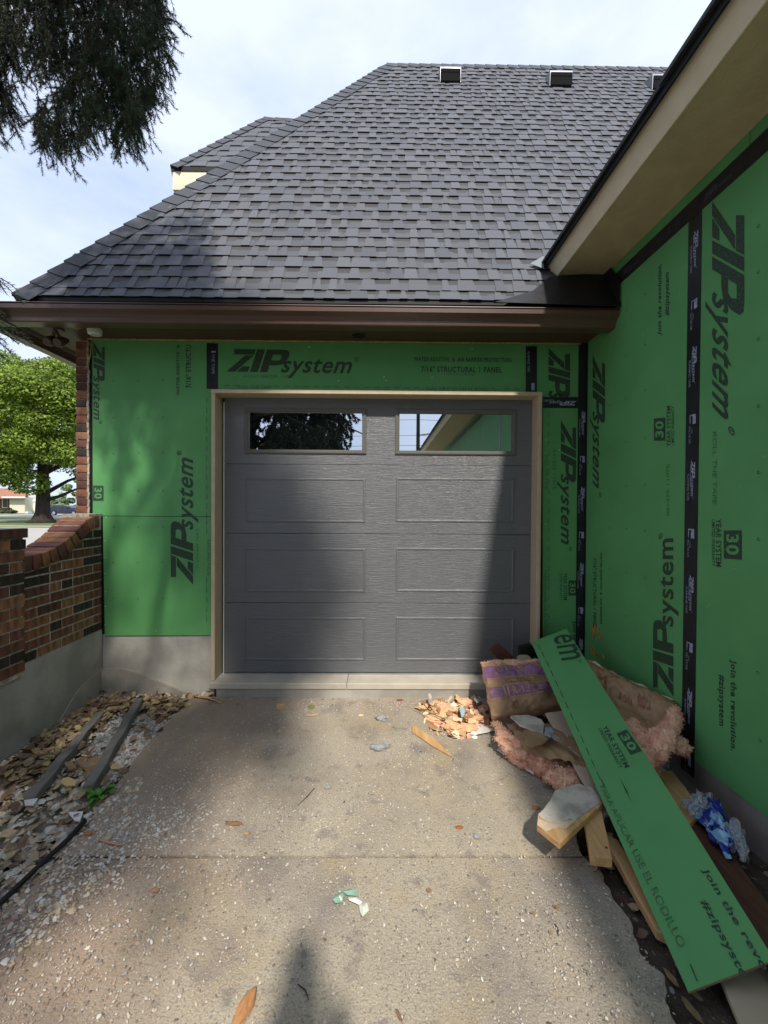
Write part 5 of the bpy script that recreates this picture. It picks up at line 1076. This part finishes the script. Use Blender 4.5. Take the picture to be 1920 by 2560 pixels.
for i, (px, lb) in enumerate([([(155, 1945), (170, 1942), (192, 1950), (188, 1962), (165, 1964), (152, 1956)], 'yellow tan leaf between the two edging strips'), ([(188, 1903), (215, 1890), (250, 1895), (238, 1925), (222, 1932)], 'square brown cardboard scrap between the edging strips'), ([(158, 1905), (180, 1903), (192, 1918), (172, 1925)], 'brown cardboard scrap touching the nearer edging strip'), ([(170, 2030), (208, 2028), (200, 2052), (186, 2050)], 'flat white stone at the end of the hose'), ([(60, 1998), (95, 1996), (84, 2012), (62, 2012)], 'white stone chip beside the end of the grey strip')]):
    g = MB(); g.prism([P(u, v, z=.012) for u, v in px], (0, 0, -.006)); thing1(link('scrap', g, [mat('ytan', (.62, .46, .20), .8), kraft, kraft, white, white][i]), lb, ['leaf', 'cardboard', 'cardboard', 'stone', 'stone'][i])
g = MB(); a = P(487, 1741, z=.01); g.tube([a, P(520, 1744, z=.02), P(552, 1757, z=.01)], [.007, .008, .003], 6); thing1(link('wood_splinter', g, wood), 'small orange splinter at the left corner of the door step', 'splinter')
g = MB(); g.tube([P(486, 1742, z=.008), P(510, 1743, z=.012), P(535, 1748, z=.008)], [.008, .010, .006], 6); thing1(link('twig', g, twigm), 'dark twig lying across the corner of slab and foundation', 'twig')
# ================================================================== BACKGROUND ACROSS THE STREET
def far(u, v, y): return P(u, v, y=y)
hb = empty('neighbour_house', far(50, 1286, 84), 'cream bungalow with orange brown roof and a pale double garage across the street', 'house')
M_c = mat('cream_siding', (.62, .58, .46), .7); M_g = mat('pale_siding', (.50, .55, .56), .7); M_r = mat('orange_roof', (.36, .17, .10), .85, (.28, .13, .08), 3); M_br = mat('far_brick', (.22, .09, .06), .9); M_win = mat('far_glass', (.05, .06, .07), .2); M_w = mat('far_white', (.72, .74, .74), .6); shrub_m = mat('shrub_leaf', (.04, .075, .02), .8, (.07, .12, .03), 3, bump=1, bscale=6, bdist=.1)
def fbox(u0, u1, v0, v1, y, d, m, name, parent): g = MB(); a, b = far(u0, v1, y), far(u1, v0, y); g.span(a.x, b.x, y, y + d, a.z, b.z); return link(name, g, m, parent)
fbox(24, 62, 1243, 1286, 82, 8, M_c, 'wall', hb); fbox(-40, 24, 1243, 1286, 84, 6, M_br, 'wall', hb); fbox(19, 25, 1244, 1279, 83.6, .3, M_br, 'brick_pillar', hb); w_ = fbox(5, 19, 1246, 1270, 83.8, .3, M_w, 'window', hb); fbox(7, 11, 1248, 1268, 83.7, .1, M_win, 'window_pane', w_); fbox(12.5, 16.5, 1248, 1268, 83.7, .1, M_win, 'window_pane', w_)
g = MB(); g.prism([far(-45, 1244, 81), far(62, 1244, 81), far(70, 1224, 86), far(-45, 1218, 86)], (0, 0, -.2)); link('roof', g, M_r, hb); fbox(4, 62, 1241.5, 1245, 80.8, .2, M_w, 'gutter', hb)
g = MB(); g.prism([far(61, 1285, 84), far(100, 1284, 84), far(100, 1238, 84), far(84, 1222, 84), far(72, 1224, 84), far(61, 1243, 84)], (0, 7, 0)); link('garage_wall', g, M_g, hb)
for u in (66, 81): fbox(u, u + 12, 1256, 1284, 83.9, .2, M_w, 'garage_door', hb)
fbox(62, 98, 1250, 1254, 83.8, .2, M_w, 'lintel', hb)
fbox(63, 70, 1279, 1285, 80, 1, M_w, 'white_bin', None); tag(S.objects['white_bin'], 'white box standing at the corner of the cream bungalow', 'box')
fe = empty('wooden_fence', far(160, 1284, 76), 'orange wooden board fence behind the parked car', 'fence'); a, b = far(112, 1284, 76), far(215, 1284, 76); zt_ = far(150, 1265, 76).z
mf = mat('fence_board', (.42, .17, .07), .8, rnd=.12); fm = MB(); fm.box((0, 0, 0), (.29, .04, zt_ - a.z)); fme = fm.mesh('fence_board'); fme.materials.append(mf)
for k in range(int((b.x - a.x) / .3)): share('fence_board', fme, (a.x + k * .3, 76, (a.z + zt_) / 2 + .02 * (k % 3)), parent=fe)
def blobtree(base, h, r, m, name, label, cat, n, leaf, trunk=None, group=None, cz=.6, seed=1, squash=.7, clumps=26, tr=.3, limbs=(), low=.2):
    R = np.random.default_rng(seed); base = Vector(base); root = empty(name, base, label, cat, group)
    cs = []
    for i in range(clumps):
        t = R.uniform(0, 6.28); ph = R.uniform(-1, 1); rr_ = R.uniform(.45, 1) ** .5; k = math.sqrt(1 - ph * ph)
        cs.append((base.x + r * rr_ * k * math.cos(t), base.y + r * rr_ * k * math.sin(t), base.z + h * (low + 1) / 2 + h * (1 - low) / 2 * ph * rr_, R.uniform(.20, .36) * r))
    cs = np.array(cs); idx = R.integers(0, len(cs), n); d = R.normal(size=(n, 3)); d /= np.linalg.norm(d, axis=1)[:, None]; rad = R.uniform(.35, 1, n) ** .5
    c = cs[idx, :3] + d * (cs[idx, 3] * rad)[:, None] * [1, 1, squash]
    nr = d * [1, 1, .3] + [0, -.2, 1.0] + R.normal(scale=.7, size=(n, 3)); nr /= np.linalg.norm(nr, axis=1)[:, None]
    a = np.cross(nr, R.normal(size=(n, 3))); a /= np.linalg.norm(a, axis=1)[:, None]; b_ = np.cross(nr, a); s = (leaf * R.uniform(.6, 1.3, n))[:, None]
    V = np.stack([c - a * s, c - b_ * s * .7, c + a * s, c + b_ * s * .7], 1).reshape(-1, 3); me = bpy.data.meshes.new('crown'); me.vertices.add(4 * n); me.vertices.foreach_set('co', V.ravel()); me.loops.add(4 * n); me.loops.foreach_set('vertex_index', np.arange(4 * n)); me.polygons.add(n); me.polygons.foreach_set('loop_start', np.arange(n) * 4); me.update(calc_edges=True)
    at = me.attributes.new('rnd', 'FLOAT', 'FACE'); at.data.foreach_set('value', (R.uniform(0, .55, n) + (idx % 5) * .08).astype('f')); link('crown', me, m, root)
    if trunk:
        g = MB(); g.tube([base + Vector((0, 0, -.1)), base + Vector((0, 0, .25)), base + Vector((0, 0, .8)), base + Vector((.05, 0, trunk)), base + Vector((0, 0, h * .7))], [tr * 2.3, tr * 1.5, tr * 1.05, tr * .95, tr * .25], 14)
        link('trunk', g, bark, root, smooth=True)
        for i in range(9):
            t = R.uniform(0, 6.28) if i >= len(limbs) else limbs[i]; z0 = R.uniform(trunk * .9, h * .5); g = MB(); e = R.uniform(.55, .85) * r; p0 = base + Vector((0, 0, z0)); g.tube([p0, p0 + Vector((math.cos(t) * e * .5, math.sin(t) * e * .5, e * .35)), p0 + Vector((math.cos(t) * e, math.sin(t) * e, e * .6))], [tr * .42, tr * .25, tr * .1], 7); link('limb', g, bark, root, smooth=True)
    return root
tb = P(107, 1311, y=36); tb.z = .05
bt = blobtree(tb, 15.0, 6.2, leaf_m, 'maple_tree', 'big leafy maple with dark thick trunk on the lawn across the street', 'tree', 90000, .115, trunk=2.4, tr=.52, seed=3, clumps=64, low=.20)
p0 = tb + Vector((.2, 0, 1.9)); g = MB(); g.tube([p0, p0 + Vector((1.2, 0, .35)), p0 + Vector((2.6, 0, .95)), p0 + Vector((4.5, 0, 1.6))], [.2, .14, .10, .05], 8); link('limb', g, bark, bt, smooth=True)
bt2 = P(-60, 1305, y=46); bt2.z = 0; blobtree(bt2, 17.5, 7, leaf_m, 'maple_tree', 'further leafy tree rising behind the big maple at the picture edge', 'tree', 16000, .22, trunk=3, seed=5, clumps=34)
bt3 = far(196, 1284, 92); blobtree(bt3, 8.5, 3.2, mat('willow_leaf', (.16, .23, .09), .6, attr=True, rnd=.3), 'willow_tree', 'pale green drooping tree behind the orange fence', 'tree', 5000, .28, seed=8, clumps=18, low=.05)
for i, (u, w, lb) in enumerate([(128, 2.0, 'low green bush over the left part of the orange fence'), (146, 2.4, 'rounded green bush above the parked car'), (163, 2.0, 'small bush between the car roof and the willow')]): q = far(u, 1284, 80); blobtree(q, 2.6, w, mat('bush_leaf%d' % i, (.09, .15, .04), .7, attr=True, rnd=.3), 'bush', lb, 'bush', 1500, .22, group='bushes behind the fence', seed=20 + i, clumps=8, low=.0)
q = far(28, 1283, 78); blobtree(q, .9, 1.1, mat('shrub_leaf2', (.035, .06, .02), .7, attr=True, rnd=.3), 'shrub', 'dark round shrub under the window of the cream bungalow', 'shrub', 1400, .12, seed=31, clumps=7, low=0)
q = far(8, 1283, 78); blobtree(q, .7, 1.1, mat('shrub_leaf3', (.06, .09, .025), .7, attr=True, rnd=.3), 'shrub', 'low brownish shrub before the brick part of the bungalow', 'shrub', 1200, .12, seed=32, clumps=7, low=0)
# parked car
CY = 64; ca = far(119, 1292, CY); cb_ = far(202, 1292, CY); cz0 = 0.02; Lc = cb_.x - ca.x; cs_ = Lc / 4.9
car = empty('parked_car', Vector(((ca.x + cb_.x) / 2, CY, cz0)), 'dark blue black station wagon parked in front of the orange fence', 'car')
paint = mat('car_paint', (.010, .014, .035), .18, spec=.9); cgl = mat('car_glass', (.015, .02, .028), .08, spec=.9); chrome = mat('chrome', (.55, .56, .58), .25, metal=.9); tyre = mat('tyre', (.012, .012, .012), .8)
def cx(x, y, z): return Vector((ca.x + x * cs_, CY + y * cs_, cz0 + z * cs_))
def extr(pts, y0, y1, m, name, parent, bev=.03):
    g = MB(); g.prism([cx(x, y0, z) for x, z in pts], (0, (y1 - y0) * cs_, 0)); o = link(name, g, m, parent); bevel(o, bev, 2); return o
extr([(.02, .35), (.05, .75), (.12, 1.0), (1.2, 1.04), (3.3, 1.02), (4.3, .86), (4.80, .74), (4.88, .5), (4.85, .28), (4.5, .22), (.3, .22)], 0, 1.8, paint, 'body', car, .06)
extr([(.15, .99), (.45, 1.40), (.9, 1.50), (2.2, 1.50), (2.75, 1.36), (3.45, 1.01)], .10, 1.7, paint, 'cabin', car, .06)
extr([(.45, 1.04), (.62, 1.34), (1.25, 1.40), (1.25, 1.05)], .085, .12, cgl, 'window', car, .01); extr([(1.32, 1.05), (1.32, 1.41), (2.15, 1.41), (2.15, 1.05)], .085, .12, cgl, 'window', car, .01); extr([(2.22, 1.05), (2.22, 1.40), (2.65, 1.30), (3.15, 1.04)], .085, .12, cgl, 'window', car, .01)
g = MB(); g.prism([cx(2.80, .25, 1.345), cx(3.42, .2, 1.035), cx(3.42, 1.6, 1.035), cx(2.80, 1.55, 1.345)], (.02, 0, .03)); link('windscreen', g, cgl, car)
for x in (.95, 3.85):
    g = MB(); g.tube([cx(x, -.04, .33), cx(x, .2, .33)], .34 * cs_, 20); w_ = link('wheel', g, tyre, car); g = MB(); g.tube([cx(x, -.06, .33), cx(x, -.035, .33)], .23 * cs_, 16); link('rim', g, chrome, w_)
extr([(.5, 1.505), (.5, 1.54), (2.3, 1.54), (2.3, 1.505)], .2, .24, chrome, 'roof_rail', car, .005); extr([(4.55, .62), (4.6, .72), (4.84, .66), (4.84, .58)], -.01, .15, chrome, 'headlight', car, .01); extr([(2.75, 1.02), (2.75, 1.12), (2.95, 1.10), (2.95, 1.02)], -.14, .0, paint, 'wing_mirror', car, .02)
for x in (1.45, 2.45): extr([(x, .88), (x, .91), (x + .2, .91), (x + .2, .88)], -.015, .0, chrome, 'door_handle', car, .003)
# ================================================================== SPRUCE over the drive
def branchlets(seeds, name, m, parent, L=(.15, .32), nd=95, nl=.018, nw=.0011, droop=.85, seed=1, side=3, rad=.0022):
    R = np.random.default_rng(seed); V = []; R_ = []; tw = MB()
    for sx, sy, sz, hd_ in seeds:
        stems = []; l = R.uniform(*L); az = R.uniform(0, 6.28) if hd_ is None else hd_ + R.normal(0, .6); d0 = np.array([math.cos(az), math.sin(az), 0]) * (1 - droop) * 2 + [0, 0, -droop]; d0 /= np.linalg.norm(d0)
        p = np.array([sx, sy, sz]); stems.append((p, d0, l))
        for k in range(side):
            t = R.uniform(.1, .75); a2 = R.uniform(0, 6.28); d = d0 * .75 + np.array([math.cos(a2), math.sin(a2), -.1]) * .75; stems.append((p + d0 * l * t, d / np.linalg.norm(d), l * R.uniform(.3, .55)))
        sh = R.uniform(.02, .5)
        for p, d, l in stems:
            n = int(nd * l / .2); t = R.uniform(0, 1, n) ** .8; bend = np.array([0, 0, -.25 * l]) if droop < .6 else R.normal(0, .05, 3) * l
            c = p + d * (l * t)[:, None] + bend * (t ** 2)[:, None]
            q = R.normal(size=(n, 3)); q -= (q @ d)[:, None] * d; q /= np.linalg.norm(q, axis=1)[:, None]; dr_ = q * .85 + d * .75; dr_ /= np.linalg.norm(dr_, axis=1)[:, None]
            w = np.cross(dr_, R.normal(size=(n, 3))); w /= np.linalg.norm(w, axis=1)[:, None]; ln = nl * R.uniform(.7, 1.15, n)[:, None]
            V.append(np.stack([c - w * nw, c + w * nw, c + dr_ * ln], 1).reshape(-1, 3)); R_.append(np.full(n, sh) + R.uniform(0, .3, n))
            tw.tube([p.tolist(), (p + d * l * .5 + bend * .25).tolist(), (p + d * l + bend).tolist()], [rad, rad * .8, rad * .4], 3, caps=False)
    V = np.concatenate(V); n = len(V) // 3; me = bpy.data.meshes.new(name); me.vertices.add(3 * n); me.vertices.foreach_set('co', V.ravel()); me.loops.add(3 * n); me.loops.foreach_set('vertex_index', np.arange(3 * n)); me.polygons.add(n); me.polygons.foreach_set('loop_start', np.arange(n) * 3); me.update(calc_edges=True)
    at = me.attributes.new('rnd', 'FLOAT', 'FACE'); at.data.foreach_set('value', np.concatenate(R_).astype('f')); o = link(name, me, m, parent, kind='stuff'); link('twigs', tw, twigm, parent, kind='stuff'); return o
TX, TY = -3.2, -3.0
sp = empty('spruce_tree', (TX, TY, 0), 'tall dark spruce whose drooping needled branches hang over the upper left of the drive', 'tree')
g = MB(); g.tube([(TX, TY, -.1), (TX, TY, .6), (TX, TY, 5), (TX + .1, TY, 12)], [.34, .26, .19, .05], 14); link('trunk', g, bark, sp, smooth=True)
# drooping curtain in view: seeds hang at real distances from boughs above the frame
env = [(-60, 380), (0, 365), (25, 350), (50, 300), (60, 190), (80, 160), (92, 400), (130, 425), (172, 430), (184, 350), (200, 330), (208, 415), (235, 405), (245, 330), (280, 400), (300, 415), (335, 430), (358, 380), (372, 340), (395, 320), (402, 240), (410, 120)]
def envy(u):
    for (a0, b0), (a1, b1_) in zip(env[:-1], env[1:]):
        if a0 <= u <= a1: return b0 + (b1_ - b0) * (u - a0) / (a1 - a0)
    return -400
seeds = []; seeds2 = []
rs = random.Random(12)
while True:
    u = rs.uniform(-120, 408); v = rs.uniform(-420, 400); y = rs.uniform(1.75, 2.35); l = .13; hpx = l * F / y * 1.35
    if 35 < u < 78 and v > 90: continue
    if 95 < u < 160 and 130 < v < 260 and rs.random() < .7: continue
    if 175 < u < 205 and v > 20 and v < 60 and rs.random() < .8: continue
    e = envy(max(u, -59))
    if v + hpx > e: continue
    p = P(u, v, y=y); (seeds if (y < 2.0 or u > 330) else seeds2).append((p.x, p.y, p.z, None)) 
    if len(seeds) + len(seeds2) > 2300: break
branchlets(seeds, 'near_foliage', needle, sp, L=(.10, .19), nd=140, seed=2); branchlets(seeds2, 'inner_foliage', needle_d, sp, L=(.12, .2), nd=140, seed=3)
tips = [(u, v, y) for u, v, y in ((395, 20, 1.9), (405, 45, 1.9), (400, 75, 1.9), (410, 30, 1.95), (398, 95, 1.85))]
s3 = []
for u, v, y in tips: p = P(u, v, y=y); s3.append((p.x, p.y, p.z, -.3))
branchlets(s3, 'tip_foliage', needle, sp, L=(.11, .14), nd=130, droop=.62, seed=5)
s4 = []
for u, v, y in ((-70, 650, 1.3), (-60, 690, 1.3), (-70, 740, 1.25), (-75, 780, 1.25), (-60, 820, 1.3), (-80, 850, 1.3), (-70, 770, 1.3)): p = P(u, v, y=y); s4.append((p.x, p.y, p.z, -.15))
branchlets(s4, 'tip_foliage', needle, sp, L=(.11, .15), nd=130, droop=.45, seed=6)
for k, (u0, v0, u1, v1, y0, y1) in enumerate([(-900, -500, 330, -230, .8, 2.1), (-900, -200, 60, -120, 1.0, 2.1), (-300, -900, 380, -60, 1.2, 2.1), (-900, 500, -60, 700, .8, 1.3)]):
    a, b = P(u0, v0, y=y0), P(u1, v1, y=y1); g = MB(); t0 = Vector((TX, TY, a.z + .5)); g.tube([t0, t0.lerp(a, .5) + Vector((0, 0, .15)), a, (a + b) / 2 + Vector((0, 0, .05)), b], [.06, .045, .03, .02, .008], 7); link('bough', g, bark, sp, smooth=True)
# crown behind and above
R = random.Random(9); bs = []
for w in range(74):
    h = 2.9 + w * .165; a = w * 2.4 + R.uniform(-.3, .3); ln = max(.7, 4.2 * (1 - (h - 2.6) / 15)) * R.uniform(.8, 1.05)
    d = Vector((math.cos(a), math.sin(a), 0)); p0 = Vector((TX, TY, h)); pe = p0 + d * ln + Vector((0, 0, -ln * .18)); g = MB(); g.tube([p0, p0 + d * ln * .5 + Vector((0, 0, .02)), pe], [.045, .03, .008], 6); link('bough', g, bark, sp)
    for k in range(int(30 * ln / 3)):
        t = R.uniform(.2, 1) ** .8; q = p0.lerp(pe, t) + Vector((R.gauss(0, .22), R.gauss(0, .22), R.uniform(-.25, .1)))
        if q.x > .1 and q.z < 5.5: continue
        if abs(q.x) < .8 and q.y > -1.2 and q.z < 2.8: continue
        bs.append((q.x, q.y, q.z, None))
for k in range(650):   # low skirt of drooping branches
    a = R.uniform(-1.2, 1.9); rr_ = 4.0 * R.uniform(.3, 1) ** .5; q = Vector((TX + rr_ * math.cos(a), TY + rr_ * math.sin(a) * .5, R.uniform(2.7, 4.8)))
    if q.x > -.75 or (q.x > -1.5 and q.x < -1.15 and R.random() < .8) or q.y > -1.4: continue
    bs.append((q.x, q.y, q.z, None))
for cx_, cy_, cz_, sx_, sy_, sz_, nn_ in ((.12, -2.9, 7.9, .34, .3, .55, 90), (-.25, -2.9, 8.9, .3, .3, .4, 60), (.05, -2.9, 7.0, .3, .3, .25, 34), (-.35, -2.6, 5.3, .26, .3, .2, 16), (-.55, -2.6, 5.9, .3, .3, .3, 22)):  # extra unseen clumps and boughs added to cast shade on door and slab
    for k in range(nn_): bs.append((cx_ + R.gauss(0, sx_ * .6), cy_ + R.gauss(0, sy_), cz_ + R.gauss(0, sz_ * .7), None))
    g = MB(); g.tube([(TX, TY, cz_ + .2), (cx_ - 1.5, cy_, cz_ + .35), (cx_ + sx_, cy_, cz_ + .1)], [.06, .04, .01], 6); link('bough', g, bark, sp)
def keep(q):   # leave gaps in the crown where the photograph shows sun on the slab and roof
    gx, gy = q[0] + SUN.x / -SUN.z * q[2], q[1] + SUN.y / -SUN.z * q[2]
    if gy < 1.85 and gx > -1.5: return R.random() < .12
    t = (2.9 - q[1]) / SUN.y; zz = q[2] + SUN.z * t
    if zz > 2.9: return R.random() < .35
    return True
bs = [q for q in bs if keep(q)]
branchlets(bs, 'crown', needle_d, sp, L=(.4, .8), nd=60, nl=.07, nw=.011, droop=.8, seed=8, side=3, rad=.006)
# utility pole standing far behind the camera, mirrored in the right door window
po = empty('utility_pole', (2.6, -22, 0), 'wooden utility pole with a bracket arm mirrored in the right hand door window', 'pole'); g = MB(); g.tube([(2.6, -22, 0), (2.6, -22, 11)], [.16, .11], 10); link('post', g, bark, po); g = MB(); g.tube([(2.6, -22, 6.6), (4.0, -22, 6.8)], .05, 6); g.tube([(3.95, -22, 6.8), (3.95, -22, 5.9)], .07, 6); link('arm', g, rock_m, po)
g = MB()
for z in (4.7, 5.0, 5.6, 6.3, 7.4): g.tube([(-30, -22, z + .4), (-12, -22, z), (2.6, -22, z + .3), (20, -22, z - .1), (40, -22, z + .3)], .015, 4)
link('cable', g, black, po, kind='stuff')
# ================================================================== PERSON taking the picture (only the shadow falls into view)
import bmesh
def person():
    J = {'pel': (0, -.34, .95), 'sp': (0, -.36, 1.18), 'ch': (0, -.35, 1.38), 'nk': (0, -.27, 1.55), 'hd': (0, -.24, 1.68), 'tp': (0, -.23, 1.79),
         'ls': (-.21, -.33, 1.50), 'le': (-.30, -.26, 1.24), 'lw': (-.10, -.14, 1.36), 'lh': (-.075, -.06, 1.42), 'rs': (.21, -.33, 1.50), 're': (.30, -.26, 1.24), 'rw': (.10, -.14, 1.36), 'rh': (.075, -.06, 1.42),
         'lp': (-.10, -.34, .90), 'lk': (-.11, -.33, .50), 'la': (-.12, -.36, .10), 'lf': (-.13, -.22, .05), 'rp': (.10, -.34, .90), 'rk': (.11, -.33, .50), 'ra': (.12, -.36, .10), 'rf': (.13, -.22, .05)}
    Rr = dict(pel=.15, sp=.14, ch=.15, nk=.085, hd=.075, tp=.06, ls=.065, le=.045, lw=.032, lh=.03, rs=.065, re=.045, rw=.032, rh=.03, lp=.10, lk=.06, la=.04, lf=.04, rp=.10, rk=.06, ra=.04, rf=.04)
    E = [('pel', 'sp'), ('sp', 'ch'), ('ch', 'nk'), ('nk', 'hd'), ('hd', 'tp'), ('ch', 'ls'), ('ls', 'le'), ('le', 'lw'), ('lw', 'lh'), ('ch', 'rs'), ('rs', 're'), ('re', 'rw'), ('rw', 'rh'), ('pel', 'lp'), ('lp', 'lk'), ('lk', 'la'), ('la', 'lf'), ('pel', 'rp'), ('rp', 'rk'), ('rk', 'ra'), ('ra', 'rf')]
    ks = list(J); me = bpy.data.meshes.new('person'); me.from_pydata([J[k] for k in ks], [(ks.index(a), ks.index(b)) for a, b in E], []); o = bpy.data.objects.new('person', me); COL.objects.link(o)
    sk = o.modifiers.new('skin', 'SKIN')
    for i, k in enumerate(ks): me.skin_vertices[0].data[i].radius = (Rr[k], Rr[k] * (.75 if k in ('pel', 'sp', 'ch') else 1))
    me.skin_vertices[0].data[0].use_root = True; ss = o.modifiers.new('sub', 'SUBSURF'); ss.levels = 1; ss.render_levels = 1
    me.materials.append(mat('dark_clothes', (.03, .035, .05), .9)); return tag(o, 'person standing just behind the camera, casting the soft shadow on the near drive', 'person')
person()
